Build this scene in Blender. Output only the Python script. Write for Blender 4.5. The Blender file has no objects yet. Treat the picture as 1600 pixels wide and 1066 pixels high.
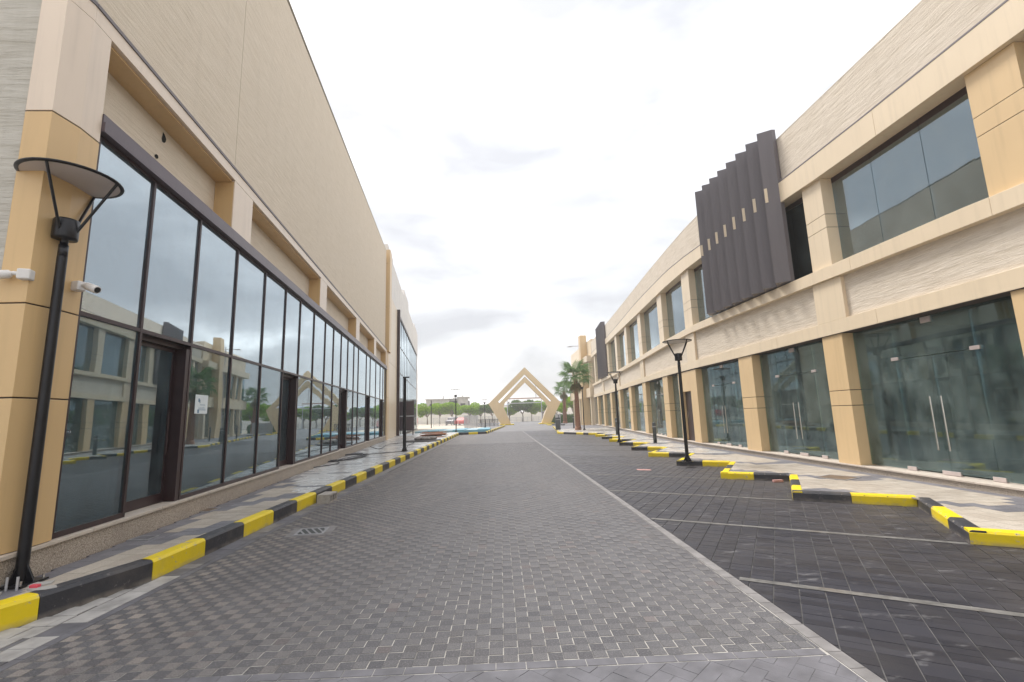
import bpy, bmesh, math, random
from mathutils import Vector, Matrix
random.seed(7)
R = math.radians
SC = bpy.context.scene
COL = SC.collection

# ------------------------------------------------------------------ camera
H = 1.55
PIT, ROL, YAW, FPX = 0.15938, 0.03107, 0.02953, 722.1
def cam_axes():
    cp, sp, c, s = math.cos(PIT), math.sin(PIT), math.cos(ROL), math.sin(ROL)
    fw = Vector((0, cp, sp)); up = Vector((0, -sp, cp)); rt = Vector((1, 0, 0))
    ix = rt * c - up * s; iy = -rt * s - up * c
    M = Matrix.Rotation(-YAW, 3, 'Z')
    return M @ ix, M @ iy, M @ fw
ix, iy, fw = cam_axes()
cd = bpy.data.cameras.new('camera'); cam = bpy.data.objects.new('camera', cd); COL.objects.link(cam)
cd.sensor_fit = 'HORIZONTAL'; cd.sensor_width = 36.0; cd.lens = FPX / 1600 * 36
cd.clip_start = 0.05; cd.clip_end = 3000
m3 = Matrix((ix, -iy, -fw)).transposed()
cam.matrix_world = Matrix.Translation((0, 0, H)) @ m3.to_4x4()
SC.camera = cam

# ------------------------------------------------------------------ world, sun, exposure
SUN_EL, SUN_AZ = R(58), R(-38)          # azimuth from +Y, clockwise positive
W = bpy.data.worlds.new('World'); SC.world = W; W.use_nodes = True
nt = W.node_tree; nt.nodes.clear()
def wn(t, **k):
    n = nt.nodes.new(t)
    for a, b in k.items(): setattr(n, a, b)
    return n
out = wn('ShaderNodeOutputWorld'); bg = wn('ShaderNodeBackground'); nt.links.new(bg.outputs[0], out.inputs[0])
sky = wn('ShaderNodeTexSky', sky_type='NISHITA', sun_disc=False)
sky.sun_elevation = SUN_EL; sky.sun_rotation = SUN_AZ; sky.air_density = 1.0; sky.dust_density = 3.0; sky.ozone_density = 1.0
tc = wn('ShaderNodeTexCoord'); mp = wn('ShaderNodeMapping'); mp.inputs['Scale'].default_value = (1.0, 1.0, 2.6); mp.inputs['Location'].default_value = (.6, 4, 1)
nt.links.new(tc.outputs['Generated'], mp.inputs[0])
n1 = wn('ShaderNodeTexNoise'); n1.inputs['Scale'].default_value = 2.4; n1.inputs['Detail'].default_value = 8; n1.inputs['Roughness'].default_value = .52; n1.inputs['Distortion'].default_value = .35
nt.links.new(mp.outputs[0], n1.inputs['Vector'])
cr = wn('ShaderNodeValToRGB'); nt.links.new(n1.outputs[0], cr.inputs[0])
e2 = cr.color_ramp.elements.new(.56); e2.color = (4.05, 4.07, 4.14, 1)
cr.color_ramp.elements[0].position = .40; cr.color_ramp.elements[0].color = (2.75, 2.78, 2.88, 1)
cr.color_ramp.elements[2].position = .74; cr.color_ramp.elements[2].color = (10.5, 10.4, 10.3, 1)
mx = wn('ShaderNodeMix', data_type='RGBA'); mx.inputs[0].default_value = .93
nt.links.new(sky.outputs[0], mx.inputs[6]); nt.links.new(cr.outputs[0], mx.inputs[7])
# an overcast dome is brighter overhead than at the horizon
sx = wn('ShaderNodeSeparateXYZ'); nt.links.new(tc.outputs['Generated'], sx.inputs[0])
gz = wn('ShaderNodeMath', operation='MULTIPLY_ADD', use_clamp=False); nt.links.new(sx.outputs[2], gz.inputs[0]); gz.inputs[1].default_value = .42; gz.inputs[2].default_value = .93; gz.use_clamp = False
vm = wn('ShaderNodeVectorMath', operation='SCALE'); nt.links.new(mx.outputs[2], vm.inputs[0]); nt.links.new(gz.outputs[0], vm.inputs['Scale'])
nt.links.new(vm.outputs[0], bg.inputs[0]); bg.inputs[1].default_value = 0.095
sd = bpy.data.lights.new('sun', 'SUN'); sun = bpy.data.objects.new('sun', sd); COL.objects.link(sun)
sd.energy = 1.5; sd.angle = R(16); sd.color = (1.0, .965, .92)
dirv = Vector((math.sin(SUN_AZ) * math.cos(SUN_EL), math.cos(SUN_AZ) * math.cos(SUN_EL), math.sin(SUN_EL)))
sun.rotation_euler = dirv.to_track_quat('Z', 'Y').to_euler()
SC.view_settings.view_transform = 'Standard'; SC.view_settings.look = 'None'
SC.view_settings.exposure = 1.5; SC.view_settings.gamma = 1.0; SC.view_settings.use_curve_mapping = False
SC.render.engine = 'CYCLES'
SC.cycles.max_bounces = 8; SC.cycles.transparent_max_bounces = 24; SC.cycles.glossy_bounces = 5
SC.cycles.use_denoising = True

# ------------------------------------------------------------------ node helper
class NB:
    def __init__(s, name):
        s.m = bpy.data.materials.new(name); s.m.use_nodes = True; s.t = s.m.node_tree; s.t.nodes.clear()
        s.out = s.n('ShaderNodeOutputMaterial')
    def n(s, t, **k):
        x = s.t.nodes.new(t)
        for a, b in k.items(): setattr(x, a, b)
        return x
    def put(s, sock, v):
        if v is None: return
        if isinstance(v, bpy.types.NodeSocket): s.t.links.new(v, sock)
        elif isinstance(v, (tuple, list)):
            sock.default_value = tuple(v) + ((1,) if len(v) == 3 and len(sock.default_value) == 4 else ())
        else: sock.default_value = v
    def ma(s, op, a, b=None, c=None):
        x = s.n('ShaderNodeMath', operation=op)
        for i, v in enumerate((a, b, c)): s.put(x.inputs[i], v) if v is not None else None
        return x.outputs[0]
    def pos(s):
        g = s.n('ShaderNodeNewGeometry'); p = s.n('ShaderNodeSeparateXYZ'); s.put(p.inputs[0], g.outputs['Position'])
        return g.outputs['Position'], p.outputs[0], p.outputs[1], p.outputs[2]
    def comb(s, x, y, z):
        c = s.n('ShaderNodeCombineXYZ'); s.put(c.inputs[0], x); s.put(c.inputs[1], y); s.put(c.inputs[2], z); return c.outputs[0]
    def map(s, v, sc=(1, 1, 1), rot=(0, 0, 0)):
        x = s.n('ShaderNodeMapping'); s.put(x.inputs[0], v); x.inputs['Scale'].default_value = sc; x.inputs['Rotation'].default_value = rot
        return x.outputs[0]
    def noise(s, v, sc, det=4, ro=.55, dist=0):
        x = s.n('ShaderNodeTexNoise'); s.put(x.inputs['Vector'], v); x.inputs['Scale'].default_value = sc
        x.inputs['Detail'].default_value = det; x.inputs['Roughness'].default_value = ro; x.inputs['Distortion'].default_value = dist
        return x.outputs[0]
    def white(s, v):
        x = s.n('ShaderNodeTexWhiteNoise', noise_dimensions='3D'); s.put(x.inputs['Vector'], v); return x.outputs[0]
    def ramp(s, f, stops):
        x = s.n('ShaderNodeValToRGB'); s.put(x.inputs[0], f); e = x.color_ramp.elements
        while len(e) < len(stops): e.new(.5)
        for i, (p, c) in enumerate(stops):
            e[i].position = p; e[i].color = (c, c, c, 1) if not isinstance(c, tuple) else tuple(c) + (1,)
        return x.outputs[0]
    def mix(s, f, a, b, mode='MIX'):
        x = s.n('ShaderNodeMix', data_type='RGBA', blend_type=mode); s.put(x.inputs[0], f); s.put(x.inputs[6], a); s.put(x.inputs[7], b)
        return x.outputs[2]
    def bump(s, h, st=.5, d=.01, nrm=None):
        x = s.n('ShaderNodeBump'); s.put(x.inputs['Height'], h); x.inputs['Strength'].default_value = st; x.inputs['Distance'].default_value = d
        if nrm is not None: s.put(x.inputs['Normal'], nrm)
        return x.outputs[0]
    def bsdf(s, col, ro=.6, me=0, nrm=None, spec=.5, **k):
        x = s.n('ShaderNodeBsdfPrincipled'); s.put(x.inputs['Base Color'], col); s.put(x.inputs['Roughness'], ro); s.put(x.inputs['Metallic'], me)
        s.put(x.inputs['Specular IOR Level'], spec)
        if nrm is not None: s.put(x.inputs['Normal'], nrm)
        for a, b in k.items(): s.put(x.inputs[a.replace('_', ' ')], b)
        s.put(s.out.inputs[0], x.outputs[0]); return s.m

def mat(name, col, ro=.6, me=0, var=.12, sc=3.0, bump=0.0, bsc=60, spec=.5, dirt=0.0):
    b = NB(name); P, x, y, z = b.pos()
    f = b.noise(P, sc, 5)
    c = b.mix(b.ramp(f, [(.3, 0.), (.7, 1.)]), tuple(v * (1 - var) for v in col), tuple(min(1, v * (1 + var)) for v in col))
    if dirt:
        d = b.ramp(b.noise(b.map(P, (1, 1, .25)), 2.3, 6, .65), [(.52, 0.), (.78, dirt)])
        c = b.mix(d, c, (.16, .13, .10))
    nrm = b.bump(b.noise(P, bsc, 3), bump, .004) if bump else None
    rr = b.ma('ADD', ro - .06, b.ma('MULTIPLY', f, .12))
    return b.bsdf(c, rr, me, nrm, spec)

# --- facade stone: horizontally combed render
def m_stone(name, c0, c1, k=1.0, bk=.75):
    b = NB(name); P, x, y, z = b.pos()
    h1 = b.noise(b.map(P, (1.1, 1.1, 11)), 1.6, 8, .68, .5)
    h2 = b.noise(b.map(P, (2.4, 2.4, 34)), 1.5, 5, .6, .2)
    big = b.noise(P, .35, 3)
    s = b.ramp(h1, [(.30, 0.), (.48, .62), (.62, 1.)])
    c = b.mix(s, c0, c1)
    c = b.mix(b.ramp(h2, [(.28, .32 * k), (.44, 0.)]), c, tuple(v * .62 for v in c0))  # short dark dashes: relief shadow put into the colour
    c = b.mix(b.ma('MULTIPLY', big, .25), c, tuple(v * .8 for v in c1))
    st = b.ramp(b.noise(b.map(P, (3.2, 3.2, .22)), 1.3, 5, .6), [(.56, 0.), (.8, .22)])
    c = b.mix(st, c, tuple(v * .7 for v in c0))
    hh = b.ma('ADD', h1, b.ma('MULTIPLY', h2, .4))
    return b.bsdf(c, .85, 0, b.bump(hh, bk, .035), .2)
# --- beige aluminium cladding
def m_clad(name, col, ro=.38):
    b = NB(name); P, x, y, z = b.pos()
    f = b.noise(P, .9, 4); st = b.ramp(b.noise(b.map(P, (6, 6, .35)), 1.4, 5, .6), [(.50, 0.), (.85, .36)])
    c = b.mix(f, tuple(v * .90 for v in col), tuple(v * 1.05 for v in col))
    c = b.mix(st, c, tuple(v * .62 for v in col))
    wob = b.bump(b.noise(P, .8, 2), .12, .03)
    return b.bsdf(c, b.ma('ADD', ro - .08, b.ma('MULTIPLY', b.noise(P, 7, 4), .16)), 0, wob, .5)
# --- glass: tinted clear with strong sky reflection and a film of dust
def m_glass(name, tint, base, dust=.05, refl=(.76, .85, .90), dcol=(.52, .56, .54)):
    b = NB(name); P, x, y, z = b.pos()
    fr = b.n('ShaderNodeFresnel'); fr.inputs[0].default_value = 1.5
    nr = b.bump(b.noise(P, .55, 2), .05, .05)
    b.put(fr.inputs[1], nr)
    fac = b.ma('MINIMUM', b.ma('ADD', base, b.ma('MULTIPLY', fr.outputs[0], 1.15)), .93)
    tr = b.n('ShaderNodeBsdfTransparent'); b.put(tr.inputs[0], tint)
    gl = b.n('ShaderNodeBsdfGlossy'); b.put(gl.inputs[0], refl); gl.inputs['Roughness'].default_value = .012; b.put(gl.inputs['Normal'], nr)
    m1 = b.n('ShaderNodeMixShader'); b.put(m1.inputs[0], fac); b.put(m1.inputs[1], tr.outputs[0]); b.put(m1.inputs[2], gl.outputs[0])
    df = b.n('ShaderNodeBsdfDiffuse'); b.put(df.inputs[0], dcol)
    drips = b.noise(b.map(P, (2.5, 2.5, 1.4)), 1.2, 6, .62)
    low = b.ramp(b.noise(P, 1.6, 5, .6), [(.35, .25), (.75, 1.)])
    dd = b.ma('MULTIPLY', b.ma('MULTIPLY', b.ramp(drips, [(.35, .3), (.72, 1.)]), low), dust * 2)
    m2 = b.n('ShaderNodeMixShader'); b.put(m2.inputs[0], dd); b.put(m2.inputs[1], m1.outputs[0]); b.put(m2.inputs[2], df.outputs[0])
    b.put(b.out.inputs[0], m2.outputs[0]); return b.m
# --- road paver: tone per half block from world position; pale seams only beyond the built pieces
CW, BL, X0, Y0 = .0965, .19, -3.30, 3.230
def m_paver(name, seams):
    b = NB(name); P, x, y, z = b.pos()
    u = b.ma('DIVIDE', b.ma('SUBTRACT', x, X0), CW); ci = b.ma('FLOOR', u)
    odd = b.ma('MODULO', b.ma('ABSOLUTE', ci), 2.0)
    v = b.ma('DIVIDE', b.ma('ADD', b.ma('SUBTRACT', y, Y0), b.ma('MULTIPLY', odd, BL / 2)), BL / 2); hi = b.ma('FLOOR', v)
    half = b.ma('MODULO', b.ma('ABSOLUTE', hi), 2.0)
    w1 = b.white(b.comb(ci, hi, 1.0)); w2 = b.white(b.comb(ci, b.ma('FLOOR', b.ma('DIVIDE', v, 2.0)), 5.0))
    c = b.mix(w2, (.072, .072, .082), (.118, .117, .126))
    c = b.mix(b.ma('MULTIPLY', b.ma('SUBTRACT', 1.0, half), .60), c, (.176, .172, .174))
    c = b.mix(b.ma('MULTIPLY', w1, .40), c, (.085, .082, .09))
    rare = b.ramp(w1, [(.965, 0.), (.975, .5)])
    c = b.mix(rare, c, (.085, .08, .08))
    red = b.ramp(b.white(b.comb(ci, hi, 9.0)), [(.97, 0.), (.98, .22)])
    c = b.mix(red, c, (.27, .19, .16))
    fvh = b.ma('FRACT', v); fuu = b.ma('FRACT', u)
    ed = b.ma('MAXIMUM', b.ma('MULTIPLY', b.ma('LESS_THAN', fvh, .06), half), b.ma('LESS_THAN', fuu, .05))
    c = b.mix(b.ma('MULTIPLY', ed, .6), c, (.05, .048, .05))  # shade of the mid groove and side joint, drawn as dark colour
    # dust and grime patches; sandier by the left kerb
    g = b.ramp(b.noise(P, .55, 5, .6), [(.35, 0.), (.7, .35)]); c = b.mix(g, c, (.165, .15, .145))
    left = b.n('ShaderNodeMapRange'); b.put(left.inputs[0], x); left.inputs[1].default_value = -.8; left.inputs[2].default_value = -3.4
    lf = b.ma('MULTIPLY', left.outputs[0], b.ma('MULTIPLY', b.ma('SUBTRACT', 1.12, half), b.ma('ADD', .45, b.ma('MULTIPLY', w2, .45))))
    c = b.mix(b.ma('MULTIPLY', lf, b.ma('ADD', .30, b.ma('MULTIPLY', w1, .6))), c, (.37, .32, .275))
    tr = b.ramp(b.noise(b.map(P, (1.6, .05, 1)), 1.1, 4), [(.45, 0.), (.7, .35)]); c = b.mix(tr, c, (.085, .08, .083))
    oil = b.ramp(b.noise(P, 2.6, 5, .7), [(.66, 0.), (.72, .5)]); c = b.mix(oil, c, (.06, .055, .055))
    sp = b.ramp(b.noise(P, 9, 5, .7), [(.64, 0.), (.74, .5)]); c = b.mix(sp, c, (.31, .30, .29))
    c = b.mix(b.ramp(b.noise(P, 120, 3, .7), [(.36, .6), (.52, 0.)]), c, (.035, .033, .035))
    c = b.mix(b.ramp(b.noise(P, 75, 4, .7), [(.54, 0.), (.68, .5)]), c, (.27, .26, .26))
    if seams:
        fu = b.ma('ABSOLUTE', b.ma('SUBTRACT', b.ma('FRACT', u), .5)); fv = b.ma('ABSOLUTE', b.ma('SUBTRACT', b.ma('FRACT', b.ma('DIVIDE', v, 2.0)), .5))
        sm = b.ma('MAXIMUM', b.ma('GREATER_THAN', fu, .465), b.ma('GREATER_THAN', fv, .48))
        c = b.mix(b.ma('MULTIPLY', sm, .25), c, (.25, .24, .23))
    return b.bsdf(c, .72, 0, b.bump(b.noise(P, 130, 4, .6), .5, .003), .35)
# --- dark parking paver, wet-dark with whitish scuffs; rows lie along the bays
PA = R(31)
def m_dark(name, seams=False, lo=(.012, .012, .019), hi=(.026, .0255, .035)):
    b = NB(name); P, x, y, z = b.pos()
    ux = b.ma('SUBTRACT', b.ma('MULTIPLY', x, math.cos(PA)), b.ma('MULTIPLY', y, math.sin(PA)))
    uy = b.ma('ADD', b.ma('MULTIPLY', x, math.sin(PA)), b.ma('MULTIPLY', y, math.cos(PA)))
    w = b.white(b.comb(b.ma('FLOOR', b.ma('DIVIDE', ux, .19)), b.ma('FLOOR', b.ma('DIVIDE', uy, .095)), 2.0))
    c = b.mix(w, lo, hi)
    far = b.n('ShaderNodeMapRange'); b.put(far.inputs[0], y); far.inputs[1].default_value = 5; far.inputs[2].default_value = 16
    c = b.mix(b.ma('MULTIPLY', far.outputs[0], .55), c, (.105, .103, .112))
    c = b.mix(b.ramp(b.noise(P, .9, 5, .6), [(.4, 0.), (.75, .5)]), c, (.062, .056, .054))
    c = b.mix(b.ramp(b.noise(b.map(P, (2.2, 5, 1), (0, 0, PA)), 1.2, 6, .62), [(.60, 0.), (.67, .30), (.76, .6)]), c, (.25, .245, .25))
    br = b.n('ShaderNodeMapRange'); b.put(br.inputs[0], x); br.inputs[1].default_value = 3.6; br.inputs[2].default_value = 5.6
    c = b.mix(b.ma('MULTIPLY', br.outputs[0], b.ramp(b.noise(P, 1.7, 4), [(.35, .1), (.65, .55)])), c, (.085, .07, .058))
    if seams:
        f = b.ma('ABSOLUTE', b.ma('SUBTRACT', b.ma('FRACT', b.ma('DIVIDE', ux, .19)), .5))
        c = b.mix(b.ma('MULTIPLY', b.ma('GREATER_THAN', f, .475), .35), c, (.25, .24, .23))
    return b.bsdf(c, b.ma('ADD', .48, b.ma('MULTIPLY', w, .2)), 0, b.bump(b.noise(P, 120, 4, .6), .35, .003), .4)
# --- pavement tile
def m_tile(name, a, c2, ts=.2, ro=.5):
    b = NB(name); P, x, y, z = b.pos()
    w = b.white(b.comb(b.ma('FLOOR', b.ma('DIVIDE', x, ts)), b.ma('FLOOR', b.ma('DIVIDE', y, ts)), 3.0))
    c = b.mix(w, a, c2)
    c = b.mix(b.ramp(b.noise(P, 1.1, 6, .62), [(.48, 0.), (.72, .5)]), c, tuple(v * .55 for v in a))
    c = b.mix(b.ramp(b.noise(P, 70, 3), [(.35, .35), (.55, 0.)]), c, tuple(v * .5 for v in a))
    return b.bsdf(c, b.ma('ADD', ro - .14, b.ma('MULTIPLY', b.noise(P, 1.4, 4), .3)), 0, b.bump(b.noise(P, 90, 4), .3, .003), .5)
def m_granite(name):
    b = NB(name); P, x, y, z = b.pos()
    c = b.ramp(b.noise(P, 85, 4, .75), [(.34, (.10, .085, .075)), (.47, (.34, .28, .225)), (.60, (.58, .50, .41)), (.7, (.70, .64, .56))])
    c = b.mix(b.ramp(b.noise(P, 1.8, 4), [(.45, 0.), (.8, .35)]), c, (.22, .18, .15))
    return b.bsdf(c, .5, 0, b.bump(b.noise(P, 85, 3), .25, .002))
def m_paint(name, col, chip):
    b = NB(name); P, x, y, z = b.pos()
    c = b.mix(b.noise(P, 4, 4), tuple(v * .86 for v in col), tuple(min(1, v * 1.06) for v in col))
    ch = b.ramp(b.noise(P, 13, 6, .68), [(.60, 0.), (.63, .8)]); c = b.mix(b.ma('MULTIPLY', ch, b.ramp(b.noise(P, 1.7, 3), [(.42, .05), (.62, 1.)])), c, chip)
    dz = b.n('ShaderNodeMapRange'); b.put(dz.inputs[0], z); dz.inputs[1].default_value = .05; dz.inputs[2].default_value = 0.0
    c = b.mix(b.ma('MULTIPLY', dz.outputs[0], b.ramp(b.noise(P, 6, 4), [(.35, .1), (.6, .65)])), c, (.30, .26, .22))
    c = b.mix(b.ramp(b.noise(P, 2.2, 5, .6), [(.5, 0.), (.8, .28)]), c, (.24, .2, .16))
    return b.bsdf(c, b.ma('ADD', .36, b.ma('MULTIPLY', b.noise(P, 8, 3), .3)), 0, b.bump(b.noise(P, 22, 6, .62), .6, .006))
def m_leaf(name, a, c2):
    b = NB(name); P, x, y, z = b.pos()
    c = b.mix(b.ramp(b.noise(P, 2.3, 4), [(.3, 0.), (.7, 1.)]), a, c2)
    c = b.mix(b.ma('MULTIPLY', b.white(b.map(P, (9, 9, 9))), .0), c, a)
    d = b.n('ShaderNodeBsdfDiffuse'); b.put(d.inputs[0], c)
    t = b.n('ShaderNodeBsdfTranslucent'); b.put(t.inputs[0], c)
    m = b.n('ShaderNodeMixShader'); m.inputs[0].default_value = .35; b.put(m.inputs[1], d.outputs[0]); b.put(m.inputs[2], t.outputs[0])
    b.put(b.out.inputs[0], m.outputs[0]); return b.m

M = {}
M['stone'] = m_stone('stone_render', (.64, .55, .43), (.73, .64, .52), .4, .5)
M['stone_r'] = m_stone('stone_render_pale', (.56, .48, .38), (.72, .64, .54), .7, .5)
M['stone_end'] = m_stone('stone_render_grey', (.42, .39, .33), (.60, .575, .52))
M['beige'] = m_clad('beige_cladding', (.66, .455, .225))
M['beige_sheen'] = m_clad('beige_cladding_sky_sheen', (.76, .64, .52))  # same beige cladding; glancing sky reflection put into a paler colour
M['beige_r'] = m_clad('beige_cladding_street', (.69, .50, .28))
M['cream_r'] = m_clad('cream_cladding', (.75, .62, .45))
M['purple'] = m_clad('dark_plum_cladding', (.105, .078, .092), .35)
M['frame'] = mat('dark_brown_frame', (.045, .026, .028), .38, .2, .15, 4)
M['louvre'] = m_clad('dark_grey_louvre', (.155, .14, .15), .42)
M['joint'] = mat('dark_joint', (.05, .035, .03), .8)
M['flash'] = mat('roof_flashing', (.16, .14, .15), .5)
M['glassL'] = m_glass('reflective_glass', (.66, .83, .86), .17, .10, dcol=(.40, .50, .54))
M['glassLU'] = m_glass('upper_reflective_glass', (.50, .66, .72), .46, .10, dcol=(.50, .58, .63))
M['glassR'] = m_glass('green_clear_glass', (.78, .92, .89), .03, .16, dcol=(.42, .50, .48))
M['glassRU'] = m_glass('grey_upper_glass', (.50, .68, .72), .22, .07)
M['brick'] = m_paver('road_paver', False); M['road'] = m_paver('road_paver_far', True)
def m_sand():
    b = NB('joint_sand'); P, x, y, z = b.pos()
    f = b.ramp(b.noise(P, 3.2, 6, .7), [(.38, 0.), (.62, 1.)])
    ry = b.n('ShaderNodeMapRange'); b.put(ry.inputs[0], y); ry.inputs[1].default_value = 3.3; ry.inputs[2].default_value = 6.5; ry.inputs[3].default_value = 1.0; ry.inputs[4].default_value = .35
    rx = b.n('ShaderNodeMapRange'); b.put(rx.inputs[0], x); rx.inputs[1].default_value = -3.2; rx.inputs[2].default_value = -.6; rx.inputs[3].default_value = .35; rx.inputs[4].default_value = 1.0
    f = b.ma('MULTIPLY', b.ma('MULTIPLY', b.ma('ADD', f, .25), ry.outputs[0]), rx.outputs[0])
    return b.bsdf(b.mix(f, (.07, .066, .064), (.47, .445, .41)), .9)
M['sand'] = m_sand()
M['dsand'] = mat('parking_joint_sand', (.135, .13, .126), .9, 0, .5, 4)
M['edge'] = mat('edge_course', (.19, .18, .178), .7, 0, .25, 6, .4, 120)
M['slate'] = mat('grey_paver', (.125, .122, .135), .65, 0, .3, 5, .4, 120)
M['pale_block'] = mat('pale_gutter_block', (.36, .345, .33), .7, 0, .3, 5, .4, 90)
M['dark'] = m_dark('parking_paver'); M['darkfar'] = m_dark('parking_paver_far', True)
M['line'] = mat('worn_white_paint', (.125, .12, .113), .7, 0, .45, 9, dirt=.9)
M['cream'] = m_tile('cream_tile', (.41, .355, .295), (.52, .465, .395)); M['greyt'] = m_tile('slate_tile', (.155, .152, .17), (.225, .218, .235))
M['sheenT'] = m_tile('sky_sheen_tile', (.54, .52, .50), (.66, .645, .625), .2, .26)  # bright sky reflection on the far paving, put into the tile colour
M['granite'] = m_granite('speckled_granite')
M['sill'] = mat('cream_marble_sill', (.55, .48, .41), .5, 0, .12, 8, .2, 60, dirt=.3)
M['yellow'] = m_paint('yellow_kerb_paint', (.80, .60, .005), (.42, .38, .3))
M['black'] = m_paint('black_kerb_paint', (.036, .036, .043), (.13, .12, .12))
M['lampblk'] = mat('lamp_black_metal', (.014, .014, .017), .32, .3, .2, 5)
M['lampdisc'] = mat('lamp_disc_underside', (.55, .50, .48), .45, 0, .08, 2)
M['steel'] = mat('brushed_steel', (.72, .72, .70), .22, 1.0, .06, 8)
M['fitting'] = mat('patch_fitting', (.62, .54, .52), .4, .4, .1, 8)
M['white'] = mat('white_plastic', (.74, .72, .70), .4, 0, .06, 6)
M['blackp'] = mat('black_plastic', (.02, .02, .022), .4)
M['paper'] = mat('paper', (.72, .78, .80), .7, 0, .05, 9)
M['ink'] = mat('blue_ink', (.12, .22, .33), .7)
M['plaster'] = mat('interior_plaster', (.74, .80, .78), .8, 0, .12, 1.2, dirt=.35)
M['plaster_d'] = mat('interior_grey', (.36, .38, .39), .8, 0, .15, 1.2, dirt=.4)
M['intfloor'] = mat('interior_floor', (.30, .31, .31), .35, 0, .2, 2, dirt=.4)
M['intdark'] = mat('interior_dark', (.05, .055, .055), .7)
M['carton'] = mat('cardboard', (.50, .32, .19), .8, 0, .12, 4)
M['concrete'] = mat('raw_concrete', (.36, .35, .33), .85, 0, .18, 1.3, .5, 30, dirt=.4)
M['block'] = mat('concrete_block', (.36, .33, .30), .9, 0, .2, 12, .8, 90)
M['grate'] = mat('cast_grate', (.27, .27, .28), .6, .2, .2, 12, .4, 90)
M['hole'] = mat('drain_dark', (.008, .008, .009), .9)
M['earth'] = mat('sandy_ground', (.50, .44, .36), .9, 0, .15, .3, .4, 10)
M['asphalt'] = mat('plaza_paving', (.17, .167, .172), .8, 0, .18, .5, .3, 60)
M['wallw'] = mat('boundary_wall', (.74, .71, .67), .85, 0, .06, .8)
M['blue'] = mat('blue_sheet', (.14, .36, .46), .45, 0, .2, .7, dirt=.2)
M['bluel'] = mat('pale_blue_sheet', (.30, .44, .50), .5, 0, .25, .8, dirt=.2)
M['rust'] = mat('rusty_board', (.36, .17, .10), .8, 0, .3, 3, dirt=.4)
M['tarp'] = mat('dark_tarp', (.05, .045, .045), .55, 0, .3, 3)
M['sack'] = mat('grey_sack', (.30, .27, .25), .9, 0, .3, 6, .6, 30)
M['cable'] = mat('black_cable', (.03, .03, .035), .5)
M['rail'] = mat('galvanised_rail', (.48, .48, .50), .5, .4, .1, 3)
M['bollard'] = mat('grey_bollard', (.10, .115, .12), .5, .3, .15, 5)
M['arch'] = m_clad('arch_cladding', (.70, .54, .33), .55)
M['leaf1'] = m_leaf('leaf_bright', (.14, .27, .008), (.33, .50, .03))
M['leaf2'] = m_leaf('leaf_mid', (.055, .12, .02), (.13, .22, .04))
M['hedge'] = m_leaf('leaf_hedge', (.03, .085, .015), (.07, .15, .03))
M['palm'] = m_leaf('palm_leaf', (.12, .21, .09), (.25, .36, .17))
M['palmdry'] = m_leaf('palm_dry', (.17, .16, .08), (.26, .23, .12))
M['bark'] = mat('bark', (.20, .15, .11), .9, 0, .25, 12, .8, 30)
M['palmbark'] = mat('palm_bark', (.30, .155, .10), .9, 0, .3, 9, .9, 25)
M['redcar'] = mat('red_car_paint', (.55, .03, .03), .25, 0, .04, 2); M['darkcar'] = mat('dark_car_paint', (.05, .05, .07), .25, 0, .04, 2)
M['whitecar'] = mat('white_car_paint', (.7, .7, .7), .25, 0, .04, 2)
M['carglass'] = mat('car_window', (.02, .025, .03), .08); M['tyre'] = mat('tyre', (.02, .02, .02), .8)
M['redsign'] = mat('red_banner', (.62, .07, .10), .5); M['villa'] = mat('villa_wall', (.66, .62, .58), .8); M['villaroof'] = mat('villa_roof', (.36, .42, .52), .6)
M['opening_shade'] = mat('painted_opening_shade', (.03, .03, .03), .8)  # shade inside the empty window openings, painted as near-black
M['brownbd'] = mat('dark_brown_board', (.055, .035, .042), .45)
M['manhole'] = mat('brown_cover', (.17, .12, .08), .6, .2, .3, 8)
M['pink'] = mat('faded_pink_paint', (.42, .22, .2), .8, 0, .3, 9)

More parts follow.
